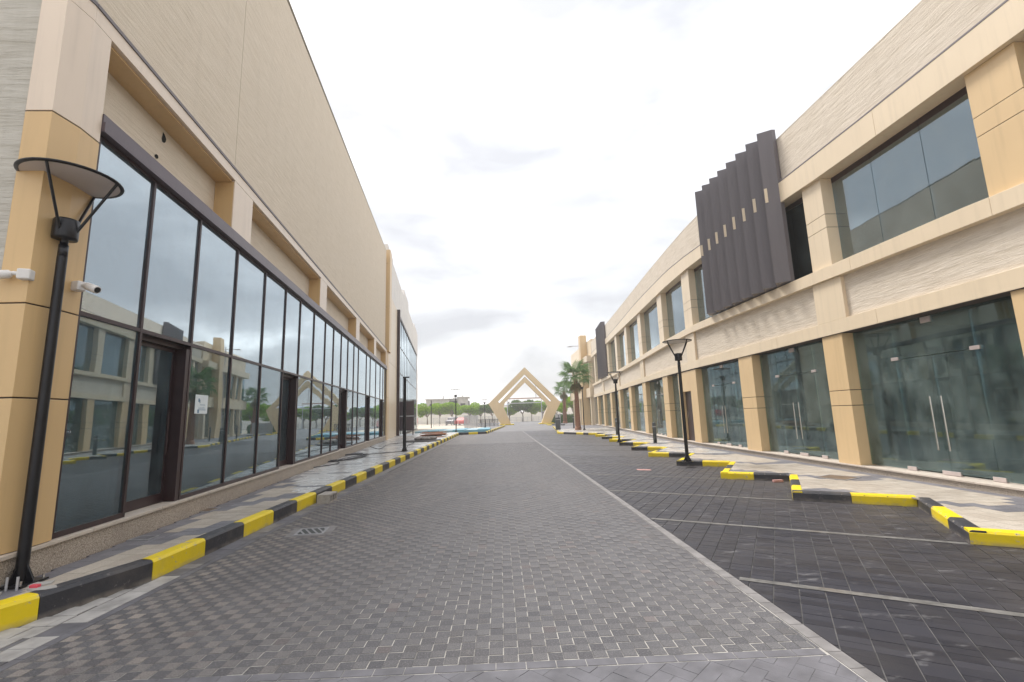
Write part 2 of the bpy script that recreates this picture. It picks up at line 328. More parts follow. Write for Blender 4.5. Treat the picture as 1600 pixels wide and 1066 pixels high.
# ------------------------------------------------------------------ mesh helpers
class MB:
    def __init__(s, f=None): s.v = []; s.f = []; s.mi = []; s.sm = []; s.fn = f
    def add(s, vs, fs, m=0, smooth=False):
        k = len(s.v)
        s.v += [tuple(s.fn(*p)) if s.fn else tuple(p) for p in vs]
        for f in fs: s.f.append([k + i for i in f]); s.mi.append(m); s.sm.append(smooth)
        return s
    def box(s, x0, x1, y0, y1, z0, z1, m=0, bottom=True):
        fs = [(4, 5, 6, 7), (0, 1, 5, 4), (1, 2, 6, 5), (2, 3, 7, 6), (3, 0, 4, 7)]
        if bottom: fs.append((3, 2, 1, 0))
        return s.add([(x0, y0, z0), (x1, y0, z0), (x1, y1, z0), (x0, y1, z0), (x0, y0, z1), (x1, y0, z1), (x1, y1, z1), (x0, y1, z1)], fs, m)
    def extr(s, poly, z0, z1, m=0, bottom=False):
        n = len(poly)
        a = sum(poly[i][0] * poly[(i + 1) % n][1] - poly[(i + 1) % n][0] * poly[i][1] for i in range(n))
        if a < 0: poly = poly[::-1]
        vs = [(p[0], p[1], z0) for p in poly] + [(p[0], p[1], z1) for p in poly]
        fs = [tuple(range(n, 2 * n))] + [(i, (i + 1) % n, (i + 1) % n + n, i + n) for i in range(n)]
        if bottom: fs.append(tuple(range(n - 1, -1, -1)))
        return s.add(vs, fs, m)
    def tube(s, pts, rad, n=8, m=0, cap=True):
        pts = [Vector(p) for p in pts]
        if not isinstance(rad, (list, tuple)): rad = [rad] * len(pts)
        vs = []; fs = []
        pu = None
        for i, p in enumerate(pts):
            d = (pts[min(i + 1, len(pts) - 1)] - pts[max(i - 1, 0)]).normalized()
            if pu is None:
                a = Vector((0, 0, 1)) if abs(d.z) < .9 else Vector((1, 0, 0)); pu = d.cross(a).normalized()
            else: pu = (pu - d * pu.dot(d)).normalized()
            w = d.cross(pu)
            for k in range(n):
                t = 2 * math.pi * k / n; vs.append(tuple(p + (pu * math.cos(t) + w * math.sin(t)) * rad[i]))
        for i in range(len(pts) - 1):
            for k in range(n): fs.append((i * n + k, i * n + (k + 1) % n, (i + 1) * n + (k + 1) % n, (i + 1) * n + k))
        s.add(vs, fs, m, True)
        if cap: s.add([vs[k] for k in range(n)], [tuple(range(n - 1, -1, -1))], m); s.add([vs[-n + k] for k in range(n)], [tuple(range(n))], m)
        return s
    def lathe(s, prof, n=24, c=(0, 0), m=0, smooth=True):
        vs = []; fs = []
        for r, z in prof:
            for k in range(n): t = 2 * math.pi * k / n; vs.append((c[0] + r * math.cos(t), c[1] + r * math.sin(t), z))
        for i in range(len(prof) - 1):
            for k in range(n): fs.append((i * n + k, i * n + (k + 1) % n, (i + 1) * n + (k + 1) % n, (i + 1) * n + k))
        return s.add(vs, fs, m, smooth)
    def mesh(s, name, mats):
        me = bpy.data.meshes.new(name); me.from_pydata(s.v, [], s.f)
        for m in (mats if isinstance(mats, (list, tuple)) else [mats]): me.materials.append(m)
        me.polygons.foreach_set('material_index', s.mi); me.polygons.foreach_set('use_smooth', s.sm); me.update()
        return me
    def build(s, name, mats, parent=None, kind=None, loc=None):
        if parent is not None and loc is None:
            o = parent; off = Vector((0, 0, 0))
            while o is not None: off += o.location; o = o.parent
            s.v = [(a[0] - off[0], a[1] - off[1], a[2] - off[2]) for a in s.v]
        ob = bpy.data.objects.new(name, s.mesh(name, mats)); COL.objects.link(ob)
        if loc is not None: ob.location = loc
        ob.parent = parent
        if kind: ob['kind'] = kind
        return ob
def bevel(ob, w=.01, seg=2, lim=35):
    md = ob.modifiers.new('bevel', 'BEVEL'); md.width = w; md.segments = seg; md.limit_method = 'ANGLE'; md.angle_limit = R(lim); return ob
def thing(name, label, cat, loc=(0, 0, 0), rz=0, group=None):
    o = bpy.data.objects.new(name, None); COL.objects.link(o); o.location = loc; o.rotation_euler = (0, 0, rz); o.empty_display_size = .2
    o['label'] = label; o['category'] = cat
    if group: o['group'] = group
    return o
def tag(o, label, cat, group=None):
    o['label'] = label; o['category'] = cat
    if group: o['group'] = group
    return o
def inst(name, me, parent, loc, rz=0, kind=None):
    ob = bpy.data.objects.new(name, me); COL.objects.link(ob); ob.parent = parent; ob.location = loc; ob.rotation_euler = (0, 0, rz)
    if kind: ob['kind'] = kind
    return ob
def copy_tree(o, parent=None):
    c = o.copy(); COL.objects.link(c); c.parent = parent
    for ch in list(o.children): copy_tree(ch, c)
    return c
def clip(poly, a, b, c):            # keep a*x+b*y<=c
    o = []
    for i in range(len(poly)):
        p, q = poly[i], poly[(i + 1) % len(poly)]; dp = a * p[0] + b * p[1] - c; dq = a * q[0] + b * q[1] - c
        if dp <= 0: o.append(p)
        if dp * dq < 0: t = dp / (dp - dq); o.append((p[0] + t * (q[0] - p[0]), p[1] + t * (q[1] - p[1])))
    return o
def inside(p, poly):
    r = False; n = len(poly)
    for i in range(n):
        a, b = poly[i], poly[(i + 1) % n]
        if (a[1] > p[1]) != (b[1] > p[1]) and p[0] < (b[0] - a[0]) * (p[1] - a[1]) / (b[1] - a[1]) + a[0]: r = not r
    return r
def interp(tab, y):
    if y <= tab[0][0]: return tab[0][1]
    for (a, va), (b, vb) in zip(tab, tab[1:]):
        if y <= b: return va + (vb - va) * (y - a) / (b - a)
    return tab[-1][1]
def sheet(poly, z, name, m, parent=None, kind=None):
    bm = bmesh.new(); f = bm.faces.new([bm.verts.new((p[0], p[1], z)) for p in poly]); bm.normal_update()
    if f.normal.z < 0: f.normal_flip()
    bmesh.ops.triangulate(bm, faces=bm.faces[:]); me = bpy.data.meshes.new(name); bm.to_mesh(me); bm.free(); me.materials.append(m)
    o = bpy.data.objects.new(name, me); COL.objects.link(o); o.parent = parent
    if kind: o['kind'] = kind
    return o

# ------------------------------------------------------------------ facade lines
def XL(y): return -4.5 - .12 * (y - 4.94)
RP = [(-12, 7.37), (2, 7.50), (6.8, 7.60), (13, 7.70), (18, 7.80), (21, 7.98), (24.5, 8.30), (29.5, 8.80), (35, 9.35), (41.5, 9.95), (46, 10.30), (54, 10.95), (70, 12.2)]
def XR(y): return interp(RP, y)
KY = [a for a, b in RP] + [8.5, 10, 11.5, 16.4, 20, 28, 44]
def ev(z, y): return z(y) if callable(z) else z
def fband(side, y0, y1, n0, n1, z0, z1, mb=None, m=0):
    """a box that follows a facade; n is distance out towards the street (n1>n0)"""
    mb = mb or MB()
    ys = [y0] + sorted(k for k in set(KY) if y0 + .05 < k < y1 - .05) + [y1] if side == 'R' else [y0, y1]
    X = (lambda y, n: XL(y) + n) if side == 'L' else (lambda y, n: XR(y) - n)
    vs = []
    for y in ys:
        for n, z in ((n0, z0), (n1, z0), (n1, z1), (n0, z1)): vs.append((X(y, n), y, ev(z, y)))
    fs = []
    for i in range(len(ys) - 1):
        for k in range(4):
            q = (i * 4 + k, i * 4 + (k + 1) % 4, (i + 1) * 4 + (k + 1) % 4, (i + 1) * 4 + k)
            fs.append(q if side == 'R' else q[::-1])
    L = len(ys) - 1
    fs += [(0, 3, 2, 1), (L * 4, L * 4 + 1, L * 4 + 2, L * 4 + 3)] if side == 'R' else [(0, 1, 2, 3), (L * 4, L * 4 + 3, L * 4 + 2, L * 4 + 1)]
    return mb.add(vs, fs, m)

# ================================================================== GROUND, ROAD
g = MB(); g.box(-450, 450, -150, 850, -.4, -.03); g.build('ground', M['earth'], kind='structure')
plz = MB(); plz.extr([(-3.45, 41.9), (7.0, 41.9), (10.5, 60), (16, 112), (-10, 112), (-1.2, 60)], -.02, -.006); plz.build('plaza', M['asphalt'], kind='structure')
road = sheet([(-3.62, -20), (2.14, -20), (2.14, 46), (-3.62, 46)], -.0024, 'road', M['sand'], kind='structure')
FARY = 27.0
fr_ = MB(); fr_.box(-3.30, 2.035, FARY, 46, -.006, -.001); fr_.build('far_paving', M['road'], road)
def half_brick(mb, x, y, dz):
    # one paver: two squares; the sandy gap is wide round the near square only
    g1, g2 = .0068, .0010
    mb.box(x + g2, x + CW - g1, y + g1 + .001, y + BL / 2 - .0012, -.006, dz, bottom=False)
    mb.box(x + g2, x + CW - g2, y + BL / 2 + .0012, y + BL - g2, -.006, dz - .0012, bottom=False)
NC = int((2.035 - X0) / CW)
bricks = []
for c in range(NC + 1):
    k = 0
    while True:
        y = Y0 - (BL / 2 if c % 2 else 0) + k * BL; k += 1
        if y > FARY: break
        bricks.append((y, c))
bricks.sort()
variants = []
for i in range(4):
    mb = MB(); half_brick(mb, 0, 0, (-.0003, 0, .0008, .0004)[i]); variants.append(mb.mesh('brick', M['brick']))
rest = MB(); cnt = 0
for y, c in bricks:
    x = X0 + c * CW
    x1 = min(x + CW, 2.032)
    inb = y < Y0 - .001
    if inb or x + CW > 2.034 or cnt >= 300:
        y0 = max(y, Y0)
        if y0 + .01 > y + BL: continue
        if x1 - x < .02: continue
        if inb: rest.box(x + .001, x1 - .001, y0 + .001, y + BL - .001, -.006, -.0015, bottom=False)
        elif x + CW > 2.034: rest.box(x + .001, x1 - .001, y0 + .005, y + BL - .001, -.006, -.001, bottom=False)
        else: half_brick(rest, x, y, random.uniform(-.0006, .0014))
    else:
        inst('brick', variants[random.randrange(4)], road, (x, y, 0)); cnt += 1
rest.build('brick_field', M['brick'], road, kind='stuff')
# cross course of grey blocks, then dark herringbone nearest the camera
x = -3.30; me = MB().box(.003, .187, .003, .081, -.006, .0005, bottom=False).mesh('cross_course_block', M['slate'])
while x < 2.02:
    w = min(.19, 2.03 - x)
    if w > .18: inst('cross_course_block', me, road, (x, 3.142, 0))
    x += .19
hb = 0
s45 = math.sqrt(.5); pz = .1
hr = MB()
for i in range(-60, 60):
    for j in range(-60, 60):
        t = (i - j) % 4
        if t == 0: q = [(i, j), (i + 2, j), (i + 2, j + 1), (i, j + 1)]
        elif t == 3: q = [(i, j), (i + 1, j), (i + 1, j + 2), (i, j + 2)]
        else: continue
        cx = sum(p[0] for p in q) / 4; cy = sum(p[1] for p in q) / 4
        q = [(cx + (p[0] - cx) * .982, cy + (p[1] - cy) * .982) for p in q]
        q = [((p[0] * pz - p[1] * pz) * s45, (p[0] * pz + p[1] * pz) * s45 + 2.0) for p in q]
        for a, b, c in ((0, 1, 3.134), (-1, 0, 3.30), (1, 0, 2.03), (0, -1, -.2)):
            q = clip(q, a, b, c)
            if len(q) < 3: break
        if len(q) < 3: continue
        ar = abs(sum(q[k][0] * q[(k + 1) % len(q)][1] - q[(k + 1) % len(q)][0] * q[k][1] for k in range(len(q)))) / 2
        if ar < .001: continue
        ym = sum(p[1] for p in q) / len(q)
        if ym > 2.72 and hb < 300:
            MB().extr(q, -.006, random.uniform(-.001, .0015)).build('herringbone_brick', M['slate'], road); hb += 1
        else: hr.extr(q, -.006, random.uniform(-.001, .0015))
hr.build('herringbone_field', M['slate'], road, kind='stuff')
fb = MB(); fb.box(-3.62, 2.14, -20, .18, -.006, -.001); fb.build('rear_paving', M['slate'], road)
# edge course on the right of the road, and course + pale gutter blocks on the left
me = MB().box(.003, .098, .003, .192, -.006, .002, bottom=False).mesh('edge_course_block', M['edge'])
me2 = MB().box(.002, .078, .003, .192, -.006, .001, bottom=False).mesh('grey_course_block', M['slate'])
k = 0
er = MB()
while 2.0 + k * .195 < 45:
    y = 2.0 + k * .195; k += 1
    if y < 14: inst('edge_course_block', me, road, (2.037, y, 0)); inst('grey_course_block', me2, road, (-3.385, y, 0))
    else: er.box(2.04, 2.135, y + .003, y + .192, -.006, .002, bottom=False)
er.build('edge_course_field', M['edge'], road, kind='stuff')
y = 2.3
gl = MB()
while y < 42:
    l = random.uniform(.16, .24)
    q = [(-3.59, y + .004), (-3.392, y + .004), (-3.392, y + l), (-3.59, y + l)]
    mm = M['pale_block'] if (y < 5.2 and random.random() < .6) else M['edge' if random.random() < .35 else 'slate']
    if y < 12: MB().extr(q, -.006, random.uniform(-.002, .002)).build('gutter_block', mm, road)
    else: gl.extr(q, -.006, 0)
    y += l
gl.build('gutter_field', M['edge'], road, kind='stuff')

# drain grate in the road
dg = thing('drain_grate', 'slotted drain grate set in the paving near the left kerb', 'drain', (-2.74, 7.03, 0), R(8))
f = MB()
for a in ((-.2, .2, -.2, -.165), (-.2, .2, .165, .2), (-.2, -.165, -.165, .165), (.165, .2, -.165, .165)): f.box(*a, -.01, .006)
f.fn = None; o = f.build('frame', M['grate'], dg, loc=(0, 0, 0))
o = MB().box(-.165, .165, -.165, .165, -.01, .0022).build('pit', M['intdark'], dg, loc=(0, 0, 0))
for i in range(7):
    xx = -.24 + i * .088
    q = [(xx - .075, .165), (xx - .047, .165), (xx + .103, -.165), (xx + .075, -.165)]
    q = clip(clip(q, 1, 0, .165), -1, 0, .165)
    if len(q) > 2: MB().extr(q, .0, .005).build('bar', M['grate'], dg, loc=(0, 0, 0))
MB().box(-.30, .30, -.26, .26, -.006, .0012).build('surround', M['edge'], dg, loc=(0, 0, 0))

# ================================================================== PARKING LOT
cu, su = math.cos(PA), math.sin(PA)
U = Vector((cu, -su)); N = Vector((su, cu))
O = [(5.12, 5.24), (4.86, 7.95), (4.90, 10.6), (4.94, 13.35), (5.03, 16.15), (5.26, 19.05), (5.52, 22.0), (5.72, 24.9), (5.95, 27.8), (6.15, 30.7), (6.2, 33.3)]
O = [(5.12 + .02 * k, 5.24 - 2.66 * k) for k in (3, 2)] + [(5.14, 2.71)] + O
saw = []
for a, b in zip(O, O[1:]):
    D = Vector(b) - Vector(a); L_ = D.dot(N); saw += [Vector(a), Vector(a) + N * L_]
saw.append(Vector(O[-1]))
end_pts = [Vector((6.35, 33.35)), Vector((4.45, 37.05)), Vector((4.95, 41.8)), Vector((6.2, 56))]
rpave = [tuple(p) for p in saw[:-1]] + [tuple(p) for p in end_pts] + [(XR(y) + .1, y) for y in (56, 46, 41.5, 35, 29.5, 24.5, 21, 18, 13, 6.8, 2, -4)]
park = sheet([(2.135, -20), (7.4, -20), (7.4, 10), (8.4, 30), (8.4, 46), (2.135, 46)], -.0075, 'parking_lot', M['dsand'], kind='structure')
PFAR = 17.0
cells = []
for i in range(-70, 60):
    for j in range(-20, 260):
        q = []
        a0, a1 = i * .19, i * .19 + .19; b0, b1 = j * .095, j * .095 + .095
        g1, g2 = .0042, .0010
        for a, b in ((a0 + g1, b0 + g2), (a1 - g1, b0 + g2), (a1 - g1, b1 - g2), (a0 + g1, b1 - g2)):
            q.append((a * cu + b * su, -a * su + b * cu))
        ym = (q[0][1] + q[2][1]) / 2; xm = (q[0][0] + q[2][0]) / 2
        if ym < 1.4 or ym > PFAR or xm > 6.6 or xm < 2.05: continue
        if all(inside(p, rpave) for p in q): continue
        q = clip(q, -1, 0, -2.143)
        if len(q) < 3: continue
        cells.append((xm * xm + ym * ym, q))
cells.sort(key=lambda t: t[0])
pr = MB(); cnt = 0
for d, q in cells:
    z = random.uniform(-.0012, .0012)
    ym = sum(p[1] for p in q) / len(q); xm = sum(p[0] for p in q) / len(q)
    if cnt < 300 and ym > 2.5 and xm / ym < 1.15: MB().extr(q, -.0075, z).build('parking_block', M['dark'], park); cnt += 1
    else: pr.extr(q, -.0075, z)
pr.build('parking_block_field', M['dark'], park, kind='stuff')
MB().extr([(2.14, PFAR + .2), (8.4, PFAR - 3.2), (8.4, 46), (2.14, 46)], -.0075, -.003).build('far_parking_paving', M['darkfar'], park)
MB().extr([(2.14, -20), (7.4, -20), (7.4, -1), (2.14, 1.3)], -.0075, -.003).build('rear_parking_paving', M['darkfar'], park)
for k, o_ in enumerate(O):
    e = Vector(o_) - U * .02; t = (e.x - 2.16) / cu; s_ = e - U * t; w = .042
    q = [tuple(s_ - N * w), tuple(e - N * w), tuple(e + N * w), tuple(s_ + N * w)]
    MB().extr(q, .002, .0042).build('bay_line', M['line'], park)
for yy in (35.8, 38.5):
    MB().extr([(2.3, yy), (5.2, yy - 1.6), (5.2, yy - 1.5), (2.3, yy + .1)], -.002, .003).build('bay_line', M['line'], park)
MB().extr([(3.62, 12.65), (3.95, 12.5), (3.98, 12.75), (3.66, 12.9)], .002, .0035).build('faded_patch', M['pink'], park)

# ================================================================== KERBS
def kerb_mesh(L, h, key, wall=.15):
    mb = MB(); ch = .03
    prof = [(0, -.05), (0, h - ch), (ch * .6, h - .006), (ch * 1.3, h), (wall, h), (wall, -.05)]
    n = len(prof); vs = [(p[0], .003, p[1]) for p in prof] + [(p[0], L - .003, p[1]) for p in prof]
    fs = [(i, i + n, (i + 1) % n + n, (i + 1) % n) for i in range(n)] + [tuple(range(n)), tuple(range(2 * n - 1, n - 1, -1))]
    mb.add(vs, fs); return mb.mesh('kerb_block', M[key])
def kerb_run(parent, p0, p1, cols, h, side=1, step=.82):
    """blocks from p0 to p1; the pavement lies on the left (side=1) or right (side=-1) of travel"""
    p0, p1 = Vector(p0), Vector(p1); d = p1 - p0; L = d.length
    n = len(cols) if isinstance(cols, (list, tuple)) else max(1, round(L / step)); ang = math.atan2(d.y, d.x) - math.pi / 2
    for i in range(n):
        c = cols[i] if isinstance(cols, (list, tuple)) else ('yb', 'by')[cols][i % 2]
        me = kerb_mesh(L / n, h, {'y': 'yellow', 'b': 'black'}[c])
        if side == 1:      # mirror so the face looks right
            for v in me.vertices: v.co.x = -v.co.x
            me.flip_normals()
        q = p0 + d * (i / n)
        inst('kerb_block', me, parent, (q.x, q.y, 0), ang)
# left kerb: 0.85 m blocks, a yellow one ends at y = 4.29
lk = bpy.data.objects.new('kerb', None); COL.objects.link(lk); lk['kind'] = 'structure'
K0 = 4.29 - .85 * 9
kp = [(-5.4, 1.0), (-4.75, 2.0), (-4.28, 3.28), (-3.875, 4.24), (-3.605, 5.14)]
for k, c in enumerate('ybyb'): kerb_run(lk, kp[k], kp[k + 1], [c], .2, 1)
kerb_run(lk, (-3.60, 5.14), (-3.60, K0 + .85 * 52), ['y' if (i - 8) % 2 == 0 else 'b' for i in range(10, 52)], .2, 1)
wg = MB(); wy = 2.3
while wy < 4.9:
    xk = interp([(2.0, -4.75), (3.28, -4.28), (4.24, -3.875), (5.14, -3.605)], wy + .1) + .01; xa = xk
    while xa < -3.62:
        xb = min(xa + .2, -3.60)
        MB().extr([(xa + .004, wy + .004), (xb - .004, wy + .004), (xb - .004, wy + .196), (xa + .004, wy + .196)], -.006, random.uniform(-.002, .002)).build('gutter_block', M['pale_block' if random.random() < .75 else 'slate'], lk)
        xa = xb
    wy += .2
sheet([(-5.4, -20), (-3.61, -20), (-3.61, 5.3), (-3.88, 4.3), (-4.8, 2.0), (-5.5, 1)], -.008, 'gutter_bed', M['dsand'], lk)
ye = K0 + .85 * 52
kerb_run(lk, (-3.60, ye + .05), (-1.25, ye + 1.15), ['b', 'y', 'b'], .2, 1)
kerb_run(lk, (-1.25, ye + 1.15), (.55, 66), 0, .2, 1, 1.0)
kerb_run(lk, (.55, 66), (.7, 72), 0, .2, 1, 1.0)
rk = bpy.data.objects.new('kerb', None); COL.objects.link(rk); rk['kind'] = 'structure'
fronts = ['yb', 'yb', 'by', 'yb', 'by', 'yb', 'by', 'yb', 'by', 'by', 'yb', 'by', 'yb', 'yb']
for k, o_ in enumerate(O):
    if k == 0: continue
    I = saw[2 * (k - 1) + 1]; c = fronts[k]
    kerb_run(rk, o_, tuple(I), list(c), .15, 1)          # front, along the bay end
for k in range(len(O) - 1):
    a = Vector(O[k]) + N * .0; b = saw[2 * k + 1]
    L_ = (b - a).length
    c = ['b', 'y', 'b'] if k == 3 else ['y', 'b', 'y']
    kerb_run(rk, tuple(a + N * .002), tuple(b - N * .002), c, .146, -1)
kerb_run(rk, (4.45, 37.05), (6.35, 33.35), ['y', 'b', 'b', 'y', 'b'], .15, 1)
kerb_run(rk, (4.45, 37.1), (4.95, 41.8), 0, .146, -1)
kerb_run(rk, (4.95, 41.8), (6.2, 56), 1, .146, -1)
kerb_run(rk, (6.6, 66), (8.6, 63.5), 0, .15, 1); kerb_run(rk, (6.6, 66), (7.0, 74), 1, .15, -1)

# ================================================================== PAVEMENTS
def tile_field(parent, poly, z, x0, x1, y0, y1, colfn, near, ymax, limit=300):
    ts = .2; cells = []; edge = []
    i0, i1 = int(math.floor(x0 / ts)), int(math.ceil(x1 / ts)); j0, j1 = int(math.floor(y0 / ts)), int(math.ceil(ymax / ts))
    for i in range(i0, i1):
        for j in range(j0, j1):
            x, y = i * ts, j * ts
            def ok(a, b, t): return all(inside(p, poly) for p in ((a, b), (a + t, b), (a, b + t), (a + t, b + t)))
            if ok(x, y, ts): cells.append(((x + .1 - near[0]) ** 2 + (y + .1 - near[1]) ** 2, x, y))
            else:
                for a in (0, 1, 2, 3):
                    for b in (0, 1, 2, 3):
                        if ok(x + a * .05, y + b * .05, .05): edge.append((x + a * .05, y + b * .05))
    cells.sort()
    meshes = {k: MB().box(.002, .198, .002, .198, -.02, 0, bottom=False).mesh('paving_tile', M[k]) for k in ('cream', 'greyt', 'sheenT')}
    ms = ['cream', 'greyt', 'sheenT']; f = MB(); cnt = 0
    for d, x, y in cells:
        c = colfn(x + .1, y + .1)
        if cnt < limit and y > 3.6: inst('paving_tile', meshes[c], parent, (x, y, z + random.uniform(-.0008, .0008))); cnt += 1
        else: f.box(x + .002, x + .198, y + .002, y + .198, z - .02, z + random.uniform(-.001, .001), ms.index(c), bottom=False)
    for x, y in edge: f.box(x, x + .05, y, y + .05, z - .02, z - .001, ms.index(colfn(x, y)), bottom=False)
    f.build('paving_tile_field', [M[k] for k in ms], parent, kind='stuff')
lpoly = [(-5.5, 1.1), (-4.86, 2.05), (-4.38, 3.33), (-3.97, 4.3), (-3.70, 5.2), (-3.70, 42), (-4.0, 43), (-9.35, 43), (XL(31.5) + .05, 31.5), (XL(4.2) + .05, 4.2), (-9, 4.2), (-9, 1.1)]
lp = sheet(lpoly, .172, 'pavement', M['greyt'], kind='structure')
def lcol(x, y):
    d = x - XL(y) if y < 31 else 9
    if y > 10.5 + 1.2 * math.sin(x * 2.1): return 'greyt' if (math.sin(y * 2.6) > .93 or (d < .3 and math.sin(y * .7) > 0)) and random.random() < .7 else 'sheenT'
    ph = (y + .9 * math.sin(x * 2.4 + 1)) % 2.7
    if d < .32 + .08 * math.sin(y * 2.3) or ph < .75: return 'greyt'
    return 'cream'
tile_field(lp, lpoly, .192, -7.6, -3.72, 2.6, 30, lcol, (-3.7, 3.5), 30)
MB().extr([(-3.73, 30), (-3.73, 42), (-4.0, 43), (-9.4, 43), (-7.5, 30)], .172, .188).build('far_paving', M['sheenT'], lp)
rpv = [(p[0] + .12, p[1]) if i < len(saw) else p for i, p in enumerate(rpave)]
rp = sheet(rpave, .118, 'pavement', M['greyt'], kind='structure')
def rcol(x, y):
    d = XR(y) - x
    if d < .3: return 'greyt'
    ph = (y * .95 + .75 * x + .35 * math.sin(x * 3.1)) % 2.75
    if ph < .5: return 'greyt'
    return 'sheenT' if y > 15 and random.random() < .8 else 'cream'
tile_field(rp, rpave, .138, 4.4, 10.6, 1.0, 44, rcol, (6.2, 5.0), 44)

def cover(name, label, x, y, z, sx, sy, m='manhole', rz=0.0):
    o = thing(name, label, 'cover', (x, y, z), rz)
    a = MB().box(-sx, sx, -sy, sy, -.01, .006).build('lid', M[m], o, loc=(0, 0, 0))
    r_ = MB()
    for q in ((-sx - .03, sx + .03, -sy - .03, -sy - .002), (-sx - .03, sx + .03, sy + .002, sy + .03), (-sx - .03, -sx - .002, -sy, sy), (sx + .002, sx + .03, -sy, sy)): r_.box(*q, -.01, .008)
    r_.build('rim', M['grate'], o, loc=(0, 0, 0))
cover('manhole_cover', 'brown recessed manhole cover in the right pavement outside the big shop window', 6.62, 9.28, .14, .26, .26, rz=.5)
cover('manhole_cover', 'small dark cover in the left pavement below the third pane', -4.82, 7.9, .194, .17, .13)
cover('manhole_cover', 'dark oval patch cover in the grey band of the left pavement nearest the camera', -4.43, 6.12, .194, .10, .08, 'slate')

# ================================================================== LEFT BUILDING
LB = thing('shop_building', 'long beige building on the left with a two-row glass shopfront and blank stone upper wall', 'building', (-4.6, 4.33, 0))
def LP(name, y0, y1, n0, n1, z0, z1, m, bev=0, parent=None):
    o = fband('L', y0, y1, n0, n1, z0, z1).build(name, M[m], parent or LB)
    if bev: bevel(o, bev)
    return o
YE = 31.35
roofL = lambda y: interp([(4, 12.1), (20, 12.2), (31.4, 13.2)], y)
LP('upper_wall', 4.36, 8.285, -.5, -.03, 6.27, roofL, 'stone')
LP('upper_wall', 8.297, 31.1, -.5, -.03, 6.27, roofL, 'stone')
fband('L', 4.36, 31.1, -.55, -.027, lambda y: roofL(y) + .002, lambda y: roofL(y) + .03).build('coping', M['stone_end'], LB)
MB().box(-18, XL(4.33) - .27, 4.34, 4.7, .02, 12.1).build('end_wall', M['stone_end'], LB)
MB().box(XL(4.33) - .268, XL(4.33) - .035, 4.36, 4.7, 6.27, 12.1).build('end_wall_return', M['stone_end'], LB)
MB().box(-18, XL(4.33) - .02, 4.26, 4.338, .02, .44).build('end_plinth', M['granite'], LB)
LP('roof_slab', 4.8, 31, -12, -.55, 11.4, 11.5, 'flash')
# granite plinth and sill
fband('L', 4.20, YE, -.3, .05, .1, .435).build('plinth', M['granite'], LB)
yy = 4.18
while yy < YE - .1:
    y2 = min(yy + 1.25, YE); LP('sill_slab', yy + .003, y2 - .003, -.32, .085, .437, .472, 'sill', .004); yy = y2
# corner pier in three panels with dark joints
for z0, z1, mm in ((.478, 1.842, 'beige'), (1.856, 2.727, 'beige'), (2.741, 4.713, 'beige'), (4.727, 6.03, 'beige_sheen')):
    q = MB(); yb = 4.90
    a = (XL(4.33) - .26, 4.33); b_ = (XL(4.6) + .045 - .02, 4.40); 
    poly = [(XL(4.33) - .26, 4.33), (XL(4.33) - .0, 4.335), (XL(4.62) + .06, 4.62), (XL(yb) + .06, yb), (XL(yb) - .3, yb)]
    q.extr(poly, z0, z1, bottom=True); bevel(q.build('pier_panel', M[mm], LB), .004)
MB().extr([(XL(4.33) - .255, 4.345), (XL(4.33) - .012, 4.347), (XL(4.62) + .045, 4.63), (XL(4.89) + .045, 4.89), (XL(4.89) - .3, 4.89)], .47, 6.03, bottom=True).build('pier_core', M['joint'], LB)
# ledge
PC = [(XL(4.33) - .26, 4.33), (XL(4.33) - .0, 4.335), (XL(4.62) + .06, 4.62), (XL(4.64) + .06, 4.64), (XL(4.64) - .3, 4.64)]
MB().extr(PC, 6.034, 6.215, bottom=True).build('pier_head', M['beige_sheen'], LB)
MB().extr([(p[0] + (.012 if i in (1, 2, 3) else 0), p[1] - (.012 if i < 2 else 0)) for i, p in enumerate(PC)], 6.217, 6.262, bottom=True).build('pier_flashing', M['flash'], LB)
fband('L', 4.642, YE, -.36, .06, 6.034, 6.215).build('ledge', M['beige_sheen'], LB)
fband('L', 4.642, YE, -.36, .075, 6.217, 6.262).build('ledge_flashing', M['flash'], LB)
fband('L', 4.92, YE, -.34, -.0, 6.0, 6.032).build('ledge_soffit', M['beige'], LB)
# recessed stone band with piers between
piers = [(8.15, 8.98), (14.25, 15.05), (20.3, 21.1), (25.65, 26.4)]
ys = 4.91
for p0, p1 in piers + [(YE - .4, YE)]:
    LP('recessed_wall', ys, p0, -.5, -.30, 5.0, 5.998, 'stone')
    MBp = fband('L', p0 + .004, p1, -.3, .058, 5.085, 6.03); bevel(MBp.build('pier_panel', M['beige_sheen'], LB), .004)
    fband('L', p0 - .003, p0 + .003, -.3, .04, 5.085, 5.998).build('pier_side', M['beige'], LB)
    ys = p1 + .003
